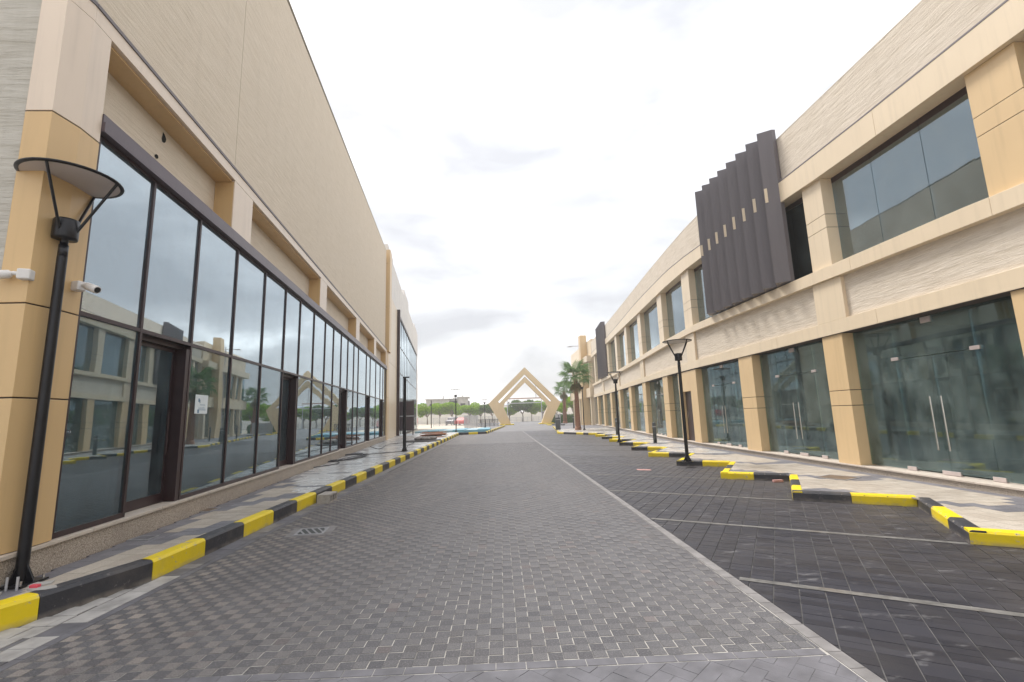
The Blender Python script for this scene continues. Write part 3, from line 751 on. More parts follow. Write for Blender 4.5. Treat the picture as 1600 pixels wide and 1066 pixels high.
# curtain wall
ZS, ZT, ZH = .475, 2.78, 4.86
fband('L', 4.9, YE, -.28, .10, 4.865, 4.98).build('head_cladding', M['purple'], LB)
fband('L', 4.9, YE, -.28, .075, 4.982, 5.083).build('head_cladding', M['purple'], LB)
MUL = [4.93, 5.99, 7.2, 8.58, 9.98, 11.33, 12.53, 13.9, 15.25, 16.42, 17.68, 18.92, 20.2, 21.3, 23.5, 24.75, 26.8, 28.65, 29.95, 31.3]
DOORS = {1: None, 5: None, 10: None, 14: None, 17: None}
for i, y in enumerate(MUL):
    w = .021 if i else .04
    fband('L', y - w, y + w, -.09, .022, ZS, ZH).build('mullion', M['frame'], LB)
for i in range(len(MUL) - 1):
    a, b = MUL[i] + .022, MUL[i + 1] - .022
    fband('L', a, b, -.08, .02, 4.82, ZH).build('head_rail', M['frame'], LB)
    fband('L', a, b, -.08, .02, ZT - .024, ZT + .024).build('transom', M['frame'], LB)
    fband('L', a, b, -.016, -.004, ZT + .025, 4.819).build('glass_pane', M['glassLU'], LB)
    if i in DOORS:
        # recessed door with a deep dark far jamb and header
        fband('L', a - .004, b, -.22, -.082, ZT - .085, ZT - .026).build('door_header', M['frame'], LB)
        fband('L', b - .10, b - .001, -.22, .015, ZS, ZT - .086).build('door_jamb', M['frame'], LB)
        e = bpy.data.objects.new('door', None); COL.objects.link(e); e.parent = LB; e.location = Vector((XL(a), a, 0)) - LB.location
        fr2 = MB()
        for (p, q, z0, z1) in ((a + .002, a + .035, ZS, ZT - .088), (b - .15, b - .102, ZS, ZT - .088), (a + .035, b - .15, ZS, ZS + .13), (a + .035, b - .15, ZT - .14, ZT - .088)):
            fband('L', p, q, -.20, -.15, z0 + .001, z1, fr2)
        fr2.build('door_frame', M['frame'], e)
        fband('L', a + .036, b - .151, -.18, -.168, ZS + .132, ZT - .141).build('door_glass', M['glassL'], e)
        hx = b - .2; MB().tube([(XL(hx) - .11, hx, 1.15), (XL(hx) - .11, hx, 1.75)], .012, 8).build('handle', M['frame'], e)
    else:
        fband('L', a, b, -.08, .02, ZS, ZS + .055).build('bottom_rail', M['frame'], LB)
        fband('L', a, b, -.016, -.004, ZS + .056, ZT - .025).build('glass_pane', M['glassL'], LB)
# interior
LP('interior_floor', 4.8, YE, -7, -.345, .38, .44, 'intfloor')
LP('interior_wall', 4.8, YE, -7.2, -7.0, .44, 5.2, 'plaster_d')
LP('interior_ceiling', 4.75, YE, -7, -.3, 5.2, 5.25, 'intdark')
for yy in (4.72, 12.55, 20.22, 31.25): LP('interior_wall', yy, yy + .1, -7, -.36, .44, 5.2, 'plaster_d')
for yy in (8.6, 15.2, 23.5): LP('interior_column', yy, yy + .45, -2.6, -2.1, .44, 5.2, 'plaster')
# far end pier
for z0, z1 in ((.1, 3.0), (3.012, 6.1), (6.112, 9.2), (9.212, 12.35), (12.365, 13.35)):
    fband('L', YE + .004, YE + 1.1, -.7, .22 if z0 > 6 else .1, z0, z1).build('end_pier_panel', M['beige_r'], LB)
fband('L', YE + .01, YE + 1.05, -.7, .07, .1, 13.3).build('end_pier_core', M['joint'], LB)
# damage holes in the recessed band
def hole(y, z, r, sx, lab):
    mb = MB(); vs = []; n = 9
    X = XL(y) - .296
    for k in range(n): t = 2 * math.pi * k / n; q = r * random.uniform(.7, 1.2); vs.append((X, y + q * math.cos(t) * sx, z + q * math.sin(t)))
    mb.add(vs, [tuple(range(n))]); mb.add([(v[0] - .0, v[1], v[2]) for v in vs] + [(v[0] + .006, y + (v[1] - y) * 1.12, z + (v[2] - z) * 1.12) for v in vs], [(k, (k + 1) % n, n + (k + 1) % n, n + k) for k in range(n)])
    mb.build('hole', M['hole'], LB)
hole(6.55, 5.86, .07, .6, ''); hole(6.42, 5.48, .035, .9, '')
# things inside / on the glass
cb = thing('cardboard_box', 'brown cardboard box on the floor behind the first left pane', 'box', (-5.6, 6.3, .44), .3)
bevel(MB().box(-.35, .35, -.3, .3, 0, .75).build('carton', M['carton'], cb, loc=(0, 0, 0)), .01); MB().box(-.04, .04, -.302, .302, .751, .756).build('tape', M['sill'], cb, loc=(0, 0, 0))
cb = thing('storage_crate', 'dark blue crate on the floor behind the first left pane beside the box', 'crate', (-5.35, 5.45, .44), .1)
bevel(MB().box(-.22, .22, -.28, .28, 0, .5).build('crate_body', M['blue'], cb, loc=(0, 0, 0)), .01); MB().box(-.235, .235, -.295, .295, .5, .54).build('crate_rim', M['intdark'], cb, loc=(0, 0, 0))
nt_ = thing('paper_notice', 'white paper notice with blue lettering taped to the pane right of the first door', 'notice', (XL(7.65) - .012, 7.65, 1.88))
fband('L', 7.47, 7.86, -.0035, -.001, 1.73, 2.03).build('sheet', M['paper'], nt_)
ink = MB()
for z_, yy0, yy1 in ((1.95, 7.56, 7.60), (1.93, 7.60, 7.62), (1.87, 7.62, 7.78), (1.775, 7.55, 7.60)): fband('L', yy0, yy1, -.0009, .0003, z_ - .035 if yy1 - yy0 < .1 else z_ - .004, z_ + .02 if yy1 - yy0 < .1 else z_ + .004, ink)
for q in range(7):
    yy0 = 7.585 + q * .032; fband('L', yy0, yy0 + .008, -.0009, .0003, 1.785, 1.785 + random.choice((.03, .045, .055)), ink); fband('L', yy0, yy0 + .022, -.0009, .0003, 1.785, 1.793, ink)
ink.build('lettering', M['ink'], nt_)
o = fband('L', 6.04, 6.32, -.04, -.034, 3.08, 3.26).build('paper_sheet', M['paper']); tag(o, 'blank white paper stuck inside the upper pane above the first left door', 'paper')

# cctv
def cctv(loc, rz, tilt, label):
    t = thing('security_camera', label, 'camera', loc, rz, 'white bullet cameras on the corner pier')
    bevel(MB().box(-.045, .045, -.10, -.0, -.05, .05).build('junction_box', M['white'], t, loc=(0, 0, 0)), .012)
    MB().tube([(0, -.08, 0), (0, -.14, .01), (0, -.17, .0)], .02, 8).build('bracket', M['white'], t, loc=(0, 0, 0))
    d = Vector((0, -math.cos(tilt), -math.sin(tilt)))
    a = Vector((0, -.15, .0)); b = a + d * .16
    MB().tube([a, a + d * .02, b - d * .02, b], [.02, .04, .042, .038], 14).build('camera_body', M['white'], t, loc=(0, 0, 0))
    MB().tube([b + d * .001, b + d * .004], [.03, .03], 14).build('lens', M['blackp'], t, loc=(0, 0, 0))
cctv((XL(4.33) + .035, 4.33, 3.0), R(-72), R(8), 'white bullet security camera on the corner pier side, left of the near lamp pole')
cctv((XL(4.8) + .06, 4.80, 3.02), R(78), R(22), 'white bullet security camera on the street face of the corner pier, right of near lamp')

# ================================================================== LEFT FAR BUILDING
FB = thing('tall_building', 'tall pale building beyond the left shopfront with a high dark-framed curtain wall', 'building', (-8, 32.5, 0))
y0b = 32.47
roofF = lambda y: interp([(32, 14.0), (40, 13.9), (50, 14.6), (60, 14.4), (70, 14.0)], y)
segs = [(y0b, 36.0, 14.2), (36.0, 46.5, 13.9), (46.5, 52.5, 14.9), (52.5, 62.5, 14.1), (62.5, 71, 14.6)]
for a, b, zt in segs:
    if b <= 39.2: fband('L', a, b - .02, -9, -.1, .02, zt).build('wall', M['wallw'], FB)
    else: fband('L', a + .01, b - .02, -9, -.1, 10.7 if a > 38 else 10.7, zt - .2 * (a > 46)).build('upper_wall', M['wallw'], FB)
fband('L', 36.0, 38.9, -9, -.1, .02, 10.69).build('wall', M['wallw'], FB)
fband('L', 67, 71, -9, -.1, .02, 10.69).build('wall', M['wallw'], FB)
for z0, z1 in ((.1, 5.6), (5.62, 10.6)): fband('L', 32.5, 38.5, -.098, .02, z0, z1).build('cladding_panel', M['cream_r'], FB)
fband('L', 38.52, 38.95, -.1, .25, .02, 10.7).build('frame_post', M['frame'], FB)
fband('L', 38.95, 67, -.1, .04, 10.52, 10.7).build('frame_head', M['frame'], FB)
fy = [38.95 + 2.0 * k for k in range(15)]
fz = [.1, 3.0, 5.6, 8.0, 10.5]
for i in range(14):
    fband('L', fy[i + 1] - .035, fy[i + 1] + .035, -.1, -.012, .1, 10.5).build('mullion', M['frame'], FB)
    for j in range(4):
        fband('L', fy[i] + .036, fy[i + 1] - .037, -.05, -.035, fz[j] + .04, fz[j + 1] - .04).build('glass_pane', M['glassLU'], FB)
for j in range(4): fband('L', 38.96, 66.9, -.09, -.01, fz[j] - .03, fz[j] + .03).build('transom', M['frame'], FB)
fband('L', 38.95, 67, -8, -7.8, .1, 10.5).build('interior_wall', M['plaster_d'], FB)
fband('L', 38.95, 67, -8, -.15, 5.3, 5.5).build('interior_floor', M['plaster_d'], FB)
fband('L', 38.95, 67, -8, -.15, .02, .1).build('interior_floor', M['intfloor'], FB)

# dark board on legs against it
bd = thing('notice_board', 'two dark brown panels on legs standing before the far left building', 'board', (-8.0, 36, .18))
x0b = -7.0
for z0, z1 in ((.55, 1.72), (1.80, 3.0)): bevel(MB().box(-9.15, -7.35, 40.0, 40.08, z0, z1).build('panel', M['brownbd'], bd), .01)
for xx in (-9.05, -7.45): MB().box(xx - .04, xx + .04, 40.09, 40.17, .17, 3.15).build('post', M['brownbd'], bd)
MB().box(-9.1, -7.4, 39.97, 40.0, 1.725, 1.795).build('rail', M['rail'], bd)

# ================================================================== RIGHT BUILDING
RB = thing('retail_building', 'long two-storey cream and beige retail building on the right with glass shopfronts', 'building', (7.7, 10, 0))
def RPt(name, y0, y1, n0, n1, z0, z1, m, bev=0, parent=None):
    o = fband('R', y0, y1, n0, n1, z0, z1).build(name, M[m], parent or RB)
    if bev: bevel(o, bev)
    return o
zh = lambda y: interp([(6, 3.14), (14, 3.15), (28, 3.25), (50, 3.3)], y)
zlb = lambda y: interp([(3, 4.22), (6, 4.29), (10, 4.40), (18, 4.60), (28, 4.56), (50, 4.62)], y)
zs = lambda y: interp([(3, 4.45), (6, 4.54), (6.5, 4.61), (10, 4.69), (18, 4.86), (28, 4.80), (50, 4.85)], y)
zl = lambda y: interp([(3, 6.55), (6.5, 6.71), (9.6, 6.80), (12, 6.95), (17, 7.20), (25.7, 7.37), (30, 7.5), (36, 7.68), (44, 7.83), (54, 7.95)], y)
zlt = lambda y: interp([(3, 7.12), (5.6, 7.24), (8.5, 7.32), (11.5, 7.45), (16.4, 7.64), (20, 7.88), (28, 8.15), (44, 8.31), (54, 8.4)], y)
zr = lambda y: interp([(3, 8.4), (6.9, 8.53), (9.2, 8.63), (11.4, 8.71), (16.6, 8.93), (21, 8.98), (34, 9.40), (44, 9.7), (54, 9.8)], y)
ad = lambda f, d: (lambda y: f(y) + d)
YS, YF = -4.0, 54.0
fband('R', YS, YF, -.36, .02, .02, .235).build('plinth', M['granite'], RB)
yy = YS
while yy < YF - .1:
    y2 = min(yy + 2.3, YF); RPt('sill_slab', yy + .003, y2 - .003, -.38, .05, .237, .268, 'sill', .004); yy = y2
PIL = [(-2.6, -1.5), (1.0, 2.1), (5.3, 6.46), (9.97, 10.62), (13.85, 14.68), (18.2, 20.4), (22.1, 23.0), (27.0, 27.9), (31.7, 32.6), (36.4, 37.35), (41.0, 42.0), (45.6, 46.6), (50.3, 51.3)]
for k, (a, b) in enumerate(PIL):
    if k == 5:
        # wide pier with a narrow dark door in it
        for (p, q, z0, z1) in ((a, 18.93, .27, 3.15), (20.08, b, .27, 3.15), (18.93, 20.08, 2.32, 3.15)):
            RPt('pier_panel', p + .002, q - .002, -.30, .0, z0, z1, 'beige_r', .003)
        RPt('side_door', 18.95, 20.06, -.20, -.15, .27, 2.31, 'frame')
        MB().tube([(XR(19.8) + .13, 19.85, 1.2), (XR(19.8) + .13, 19.85, 1.5)], .015, 6).build('door_handle', M['steel'], RB)
        continue
    for z0, z1 in ((.27, 1.53), (1.545, 1.865), (1.88, zh)):
        RPt('pier_panel', a, b, -.30, .0, z0, z1, 'beige_r', .004)
    RPt('pier_core', a + .01, b - .01, -.28, -.012, .27, 3.1, 'joint')
# lintel band over the shops, spandrel, ledge
seg = [YS, 2.2, 6.0, 8.9, 12.4, 16.3, 20.1, 24, 28, 33, 38, 43, 48, YF]
for a, b in zip(seg, seg[1:]):
    RPt('shop_lintel', a + .003, b - .003, -.36, .035, zh, ad(zh, .30), 'cream_r', .003)
    RPt('ledge', a + .4, min(b + .4, YF) - .005, -.36, .10, zlb, zs, 'cream_r', .003)
RPt('soffit', YS, YF, -.34, .03, ad(zh, -.012), ad(zh, -.002), 'joint')
RPt('spandrel_wall', YS, YF, -.36, -.05, ad(zh, .302), ad(zlb, -.002), 'stone_r')
PLS = [(1.0, 2.1), (9.72, 10.66), (17.95, 18.9), (27.0, 28.0), (36.3, 37.3), (45.4, 46.5)]
for a, b in PLS: RPt('pilaster', a, b, -.06, .03, ad(zh, .303), ad(zlb, -.004), 'cream_r', .003)
UP = [(-2.6, -1.4), (1.2, 2.2), (5.75, 6.48), (9.95, 10.62), (18.0, 18.9), (22.05, 22.9), (27.1, 28.0), (32.0, 32.85), (36.6, 37.5), (41.3, 42.3), (47.2, 48.0), (51.2, 52)]
for a, b in UP:
    for z0, z1 in ((ad(zs, .002), 5.62), (5.632, 5.94), (5.952, ad(zl, -.002))): RPt('upper_pier_panel', a, b, -.30, .0, z0, z1, 'beige_r' if a < 8 else 'cream_r', .003)
    RPt('upper_pier_core', a + .01, b - .01, -.28, -.012, 4.8, 6.6, 'joint')
for a, b in ((YS, 2.1), (2.1, 8.15), (8.15, 11.7), (16.2, 21.5), (21.5, 27.5), (27.5, 34.5), (34.5, 42.2), (46.8, YF)):
    RPt('upper_lintel', a + .003, b - .003, -.36, .10, zl, zlt, 'cream_r', .003)
    RPt('lintel_flashing', a, b, -.36, .105, ad(zlt, .002), ad(zlt, .03), 'flash')
RPt('upper_lintel', 11.7, 16.2, -.36, -.03, zl, zlt, 'cream_r'); RPt('upper_lintel', 42.2, 46.8, -.36, -.03, zl, zlt, 'cream_r')
RPt('parapet_wall', YS, YF, -.5, -.02, ad(zlt, .032), zr, 'stone_r')
RPt('coping', YS, YF, -.55, -.017, ad(zr, .002), ad(zr, .03), 'stone_r')
RPt('roof_slab', YS, YF, -10, -.5, 8.0, 8.1, 'flash')
# upper windows
def gaps(pl, lo, hi):
    o = []; c = lo
    for a, b in pl:
        if a > c: o.append((c, a))
        c = b
    if c < hi: o.append((c, hi))
    return o
for a, b in gaps(UP, YS, YF):
    n = max(1, round((b - a) / 1.25)); 
    for k in range(n):
        p = a + (b - a) * k / n; q = a + (b - a) * (k + 1) / n
        RPt('upper_window_pane', p + .006, q - .006, -.285, -.27, ad(zs, .004), ad(zl, -.13), 'glassRU')
        RPt('window_head_strip', p + .006, q - .006, -.29, -.268, ad(zl, -.128), ad(zl, -.002), 'frame')
# ground shopfronts
def patch(y, z, parent, w=.17, h=.065):
    bevel(fband('R', y - w / 2, y + w / 2, -.275, -.235, z - h / 2, z + h / 2).build('patch_fitting', M['fitting'], parent), .004)
SHOPS = gaps(PIL, YS, YF)
for k, (a, b) in enumerate(SHOPS):
    sf = bpy.data.objects.new('shopfront', None); COL.objects.link(sf); sf.parent = RB; sf.location = Vector((XR(a), a, .27)) - RB.location
    fband('R', a, b, -.30, -.27, .269, .285).build('bottom_channel', M['steel'], sf)
    L_ = b - a
    if L_ > 2.8:
        m_ = (a + b) / 2 if not (6 < a < 7) else 8.16
        dw = .80; d0, d1 = m_ - dw, m_ + dw
        parts = [(a, d0, .287, 3.13), (d0, m_, .31, 2.40), (m_, d1, .31, 2.40), (d0, d1, 2.41, 3.13), (d1, b, .287, 3.13)]
        for (p, q, z0, z1) in parts:
            RPt('door_leaf' if z1 < 3 and z0 > .3 and z0 < 1 else 'glass_pane', p + .004, q - .004, -.262, -.25, z0, (lambda y, zz=z1: zz + (zh(y) - 3.14) if zz > 3 else zz), 'glassR', 0, sf)
        if a < 24:
            for yy in (d0, d1): patch(yy, 2.42, sf); patch(yy, .31, sf, .2, .07)
            patch(m_, .31, sf, .34, .07); patch(m_, 3.06, sf, .2, .11)
            for s_ in (-1, 1):
                for nn in (-.185, -.345):
                    yy = m_ + s_ * .11; X = XR(yy) - nn
                    MB().tube([(X, yy, .70), (X, yy, 1.66)], .0165, 10).build('pull_handle', M['steel'], sf)
                    for zz in (.82, 1.54): MB().tube([(X, yy, zz), (XR(yy) + .262, yy, zz)], .008, 6).build('handle_bracket', M['steel'], sf)
    else:
        RPt('glass_pane', a + .004, b - .004, -.262, -.25, .287, ad(zh, -.01), 'glassR', 0, sf)
# interiors
RPt('interior_floor', YS, YF, -7, -.385, .2, .262, 'intfloor')
RPt('interior_wall', YS, YF, -6.2, -6.0, .262, 3.3, 'plaster')
RPt('interior_ceiling', YS, YF, -8, -.37, 3.3, 3.5, 'plaster_d')
for k, yy in enumerate((5.8, 10.25, 14.2, 18.6, 22.5, 27.4, 32.1, 36.8, 41.5, 46.0, 50.8)):
    RPt('interior_wall', yy, yy + .12, -6, -.37, .262, 3.3, 'plaster' if k != 2 else 'plaster_d')
RPt('interior_floor', YS, YF, -7, -.37, 4.35, 4.45, 'plaster_d'); RPt('interior_wall', YS, YF, -7.2, -7, 4.45, 8, 'plaster_d'); RPt('interior_ceiling', YS, YF, -7, -.37, 7.9, 7.98, 'plaster_d')
# dark switch box, doorways, rubble seen through the near shop glass
o = RPt('interior_doorway', 7.0, 8.3, -5.995, -5.98, .27, 2.4, 'intdark'); o = RPt('interior_doorway', 11.3, 12.5, -5.995, -5.98, 1.0, 2.3, 'intdark')
MB().box(8.55, 8.7, 10.13, 10.245, .3, 2.2).build('interior_conduit', M['intdark'], RB); MB().box(9.3, 9.42, 10.13, 10.245, .3, 1.6).build('interior_conduit', M['intdark'], RB)
MB().box(11.2, 11.6, 10.13, 10.245, 1.3, 1.8).build('switch_box', M['intdark'], RB)

# louvre feature panels: sawtooth fins
def louvres(name, label, y0, pitch, n, zb, zt, slots=True):
    L = thing(name, label, 'cladding panel', (XR(y0), y0, zb(y0)))
    for k in range(n):
        y = y0 + k * pitch; X = XR(y)
        p = [(X - .10, y), (X - .10 - pitch * .50, y + pitch * .33), (X - .10 - pitch * .50 + .02, y + pitch * .36), (X - .10, y + pitch * .985), (X + .0, y + pitch * .985), (X + .0, y)]
        MB().extr(p, zb(y) - .0, zt(y), bottom=True).build('louvre_fin', M['louvre'], L)
        if slots:
            a = Vector(p[0]); b = Vector(p[1]); d = (b - a).normalized(); nn = Vector((-d.y, d.x)); nn = nn if nn.x < 0 or nn.y < 0 else -nn
            nn = Vector((-abs(d.y), -abs(d.x))).normalized()
            s0 = b - d * .085; s1 = b - d * .012; zz = 6.98
            q = [tuple(s0 + nn * .002), tuple(s1 + nn * .002), tuple(s1 + nn * .012), tuple(s0 + nn * .012)]
            MB().extr(q, zz, zz + .40, bottom=True).build('beige_inset', M['cream_r'], L)
    return L
louvres('louvre_panel', 'large dark grey louvre panel with a stepped top and small beige slots', 11.33, .60, 8, lambda y: interp([(10.8, 4.74), (15.6, 4.86)], y), lambda y: interp([(11.0, 8.98), (16.1, 9.5)], y))
louvres('louvre_panel', 'smaller far dark plain louvre panel on the right building near the palms', 42.4, .6, 7, lambda y: 4.9, lambda y: 10.0, False)

# far corner block of the right row
CB = thing('corner_building', 'pale corner building at the far end of the right-hand row', 'building', (11, 55, 0))
bevel(MB().box(11.0, 20, 54.3, 70, 0, 10.3).build('wall', M['cream_r'], CB), .02)
MB().box(10.2, 11.0, 57, 58.2, 0, 11.2).build('pier', M['beige_r'], CB)
MB().box(10.4, 10.99, 54.3, 70, 7.6, 8.3).build('lintel', M['cream_r'], CB); MB().box(10.6, 10.99, 54.3, 70, 3.4, 4.5).build('spandrel', M['cream_r'], CB)
for k in range(6):
    y = 54.6 + k * 2.6
    for z0, z1 in ((.3, 3.3), (4.7, 7.5)): MB().box(10.96, 10.995, y + .5, y + 2.3, z0, z1).build('window_pane', M['glassRU'], CB)
    MB().box(10.7, 10.99, y, y + .45, 0, 7.6).build('pier', M['cream_r'], CB)
def mast(x, y, h, lab):
    t = thing('light_mast', lab, 'light mast', (x, y, 0)); MB().tube([(x, y, 0), (x, y, h)], [.07, .05], 8).build('pole', M['rail'], t)
    MB().box(x - 1.4, x + .1, y - .05, y + .05, h - .35, h - .28).build('arm', M['rail'], t); MB().box(x - 1.6, x - 1.0, y - .1, y + .1, h - .42, h - .36).build('lamp_head', M['rail'], t)
mast(10.6, 60, 10.6, 'thin pale light mast with a side arm at the far right corner building')

# ================================================================== STREET LAMPS
def lamp(label, x, y, z0, hub, disc, r, head=True, pr=.048, group='black street lamps with a flat disc on struts', rot=.4):
    t = thing('street_lamp', label, 'street lamp', (x, y, z0), 0, group)
    bp = MB().box(-.13, .13, -.13, .13, 0, .014).build('base_plate', M['lampblk'], t, loc=(0, 0, 0))
    for k in range(4):
        a = math.pi / 2 * k + math.pi / 4
        MB().tube([(.145 * math.cos(a), .145 * math.sin(a), 0), (.145 * math.cos(a), .145 * math.sin(a), .05)], .009, 6).build('bolt', M['steel'], t, loc=(0, 0, 0))
        c, s = math.cos(math.pi / 2 * k), math.sin(math.pi / 2 * k)
        gs = MB().add([(c * pr - s * .006, s * pr + c * .006, .014), (c * .12 - s * .006, s * .12 + c * .006, .014), (c * pr - s * .006, s * pr + c * .006, .16),
                       (c * pr + s * .006, s * pr - c * .006, .014), (c * .12 + s * .006, s * .12 - c * .006, .014), (c * pr + s * .006, s * pr - c * .006, .16)],
                      [(0, 1, 2), (5, 4, 3), (0, 3, 4, 1), (1, 4, 5, 2), (2, 5, 3, 0)]); gs.build('gusset', M['lampblk'], t, loc=(0, 0, 0))
    hub -= z0; disc -= z0
    MB().tube([(0, 0, 0), (0, 0, hub - .22)], [pr, pr * .9], 18).build('pole', M['lampblk'], t, loc=(0, 0, 0))
    if not head:
        MB().box(-.07, .20, -.05, .05, hub - .22, hub - .17).build('bracket', M['lampblk'], t, loc=(0, 0, 0)); return t
    MB().lathe([(0, hub - .24), (pr * .86, hub - .24), (pr * .86, hub - .10), (pr * .72, hub - .10), (pr * .72, hub - .04), (.098, hub - .04), (.102, hub - .02), (.102, hub + .15), (.095, hub + .165), (0, hub + .165)], 24).build('lamp_housing', M['lampblk'], t, loc=(0, 0, 0))
    dd = MB()
    dd.lathe([(0, disc - .012), (r - .03, disc - .012)], 40, m=1); dd.lathe([(r - .03, disc - .016), (r, disc - .012), (r + .004, disc - .004), (r, disc + .004), (0, disc + .03)], 40)
    dd.build('disc_shade', [M['lampblk'], M['lampdisc']], t, loc=(0, 0, 0))
    for k in range(4):
        a = math.pi / 2 * k + rot; c, s = math.cos(a), math.sin(a)
        MB().tube([(c * .085, s * .085, hub + .03), (c * (r - .025), s * (r - .025), disc - .014)], .0135, 8).build('strut', M['lampblk'], t, loc=(0, 0, 0))
    return t
lamp('large black disc street lamp in front of the left building corner, nearest the camera', -4.33, 4.53, .20, 3.47, 4.08, .41, pr=.046, rot=.25)
lamp('bare black lamp post without a head on the left pavement by the cable coil', -4.07, 20.0, .19, 3.5, 4, .4, False, .07)
lamp('black disc street lamp where the left kerb turns before the blue sheets', -4.17, 44, .19, 3.45, 4.15, .48)
lamp('black street lamp by the grey railing left of the arch', -2.05, 61.6, .1, 3.2, 3.75, .4)
lamp('small distant street lamp seen inside the arch opening', 1.7, 92, .0, 4.0, 4.8, .5)
lamp('black disc street lamp on the right sawtooth kerb, nearest of the right row', 5.10, 12.93, .14, 2.98, 3.50, .40)
lamp('black disc street lamp on a yellow kerb tooth, second of the right row', 5.56, 22.1, .14, 2.95, 3.45, .40)
lamp('black lamp post behind the big palm trunk', 7.05, 39.6, .14, 3.6, 4.2, .42)
for i, (x, y, l) in enumerate(((-10.6, 72, 'thin black post at the far end of the left building'), (12.3, 92, 'thin dark post behind the small palm'))):
    o = MB().tube([(x, y, 0), (x, y, 4.2)], .07, 8).build('lamp_post', M['lampblk']); tag(o, l, 'post')

# loose footing around the near lamp: concrete lumps, red tape
fo = thing('lamp_footing', 'rough grey concrete footing with steel studs under the near left lamp', 'footing', (-4.2, 4.5, .19))
for k in range(6):
    a = random.uniform(0, 6.28); x_, y_ = -4.25 + .25 * math.cos(a), 4.4 + .12 * math.sin(a); q = [(x_ + random.uniform(.05, .13) * math.cos(t), y_ + random.uniform(.04, .09) * math.sin(t)) for t in (0, 1.1, 2.2, 3.3, 4.4, 5.4)]
    MB().extr(q, .18, .20 + random.uniform(.0, .03)).build('concrete_lump', M['concrete'], fo)
bevel(MB().box(-4.12, -4.05, 4.39, 4.43, .192, .225).build('red_tape', M['redsign'], fo), .004)
for dx in (-.1, 0, .09): MB().tube([(-4.3 + dx, 4.38, .19), (-4.3 + dx, 4.38, .30)], .01, 6).build('stud', M['rail'], fo)

# bollards
def bollard(x, y, h, r, lab, sq=False):
    t = thing('bollard', lab, 'bollard', (x, y, .13), 0, 'grey bollards on the right pavement')
    if sq: bevel(MB().box(-r, r, -r * .6, r * .6, 0, h).build('body', M['bollard'], t, loc=(0, 0, 0)), .02)
    else: MB().lathe([(0, 0), (r, 0), (r, h - .04), (r * .9, h - .01), (0, h)], 16).build('body', M['bollard'], t, loc=(0, 0, 0))
    MB().lathe([(r * 1.02 + .01, h - .22), (r * 1.02 + .01, h - .17)], 16).build('band', M['rail'], t, loc=(0, 0, 0)); return t
bollard(6.9, 21, .92, .08, 'grey round bollard on the right pavement beyond the near lamp')
bollard(7.35, 29.6, 1.05, .09, 'grey bollard on the right pavement beside the second lamp')
bollard(5.2, 42.6, 1.1, .22, 'thick grey bollard at the road edge left of the big palm', True)
bollard(7.1, 45.5, 1.2, .07, 'thin dark bollard right behind the palm island')
bollard(6.2, 50, 1.3, .07, 'thin dark bollard farthest behind the palm island')

# hollow concrete block by the kerb
hbk = thing('concrete_block', 'hollow grey concrete block lying against the left kerb', 'block', (-3.4, 9.45, 0))
b_ = MB(); x0, x1, y0_, y1_, z1_ = -3.53, -3.29, 9.24, 9.66, .165
b_.box(x0, x0 + .03, y0_, y1_, 0, z1_)
for a, c in ((y0_, y0_ + .035), (9.365, 9.395), (9.505, 9.535), (y1_ - .035, y1_)): b_.box(x0 + .03, x1, a, c, .028, z1_ - .028)
b_.box(x0 + .03, x1, y0_, y1_, 0, .028); b_.box(x0 + .03, x1, y0_, y1_, z1_ - .028, z1_)
b_.build('block_body', M['block'], hbk)

# cables
def cable(pts, r=.018, z=.21):
    mb = MB(); P = [Vector((a, b, z + random.uniform(0, .02))) for a, b in pts]
    Q = []
    for i in range(len(P) - 1):
        p0, p1, p2, p3 = P[max(i - 1, 0)], P[i], P[i + 1], P[min(i + 2, len(P) - 1)]
        for t in (0, .25, .5, .75): Q.append(.5 * ((2 * p1) + (p2 - p0) * t + (2 * p0 - 5 * p1 + 4 * p2 - p3) * t * t + (3 * p1 - p0 - 3 * p2 + p3) * t ** 3))
    Q.append(P[-1]); mb.tube(Q, r, 6); return mb
coil = [(-5.75 + (.55 + .12 * math.sin(k * 1.7)) * math.cos(k * .7) * 1.1, 17.6 + (1.5 + .3 * math.cos(k * 2.3)) * math.sin(k * .7)) for k in range(32)]
o = cable(coil).build('cable_coil', M['cable']); tag(o, 'loose black coil of cable on the left pavement before the bare post', 'cable')
o = cable([(-5.9, 13.6), (-5.2, 15.2), (-5.6, 16.4), (-5.3, 18.4), (-4.6, 19.3), (-4.1, 19.7)], .014).build('cable', M['cable']); tag(o, 'single black cable running from the plinth to the bare lamp post', 'cable')
o = cable([(-6.6, 24), (-5.6, 22), (-6.0, 25.5), (-5.0, 27), (-4.7, 24), (-4.2, 21), (-4.0, 20.2)], .014).build('cable', M['cable']); tag(o, 'thin black cable trailing beyond the bare lamp post', 'cable')

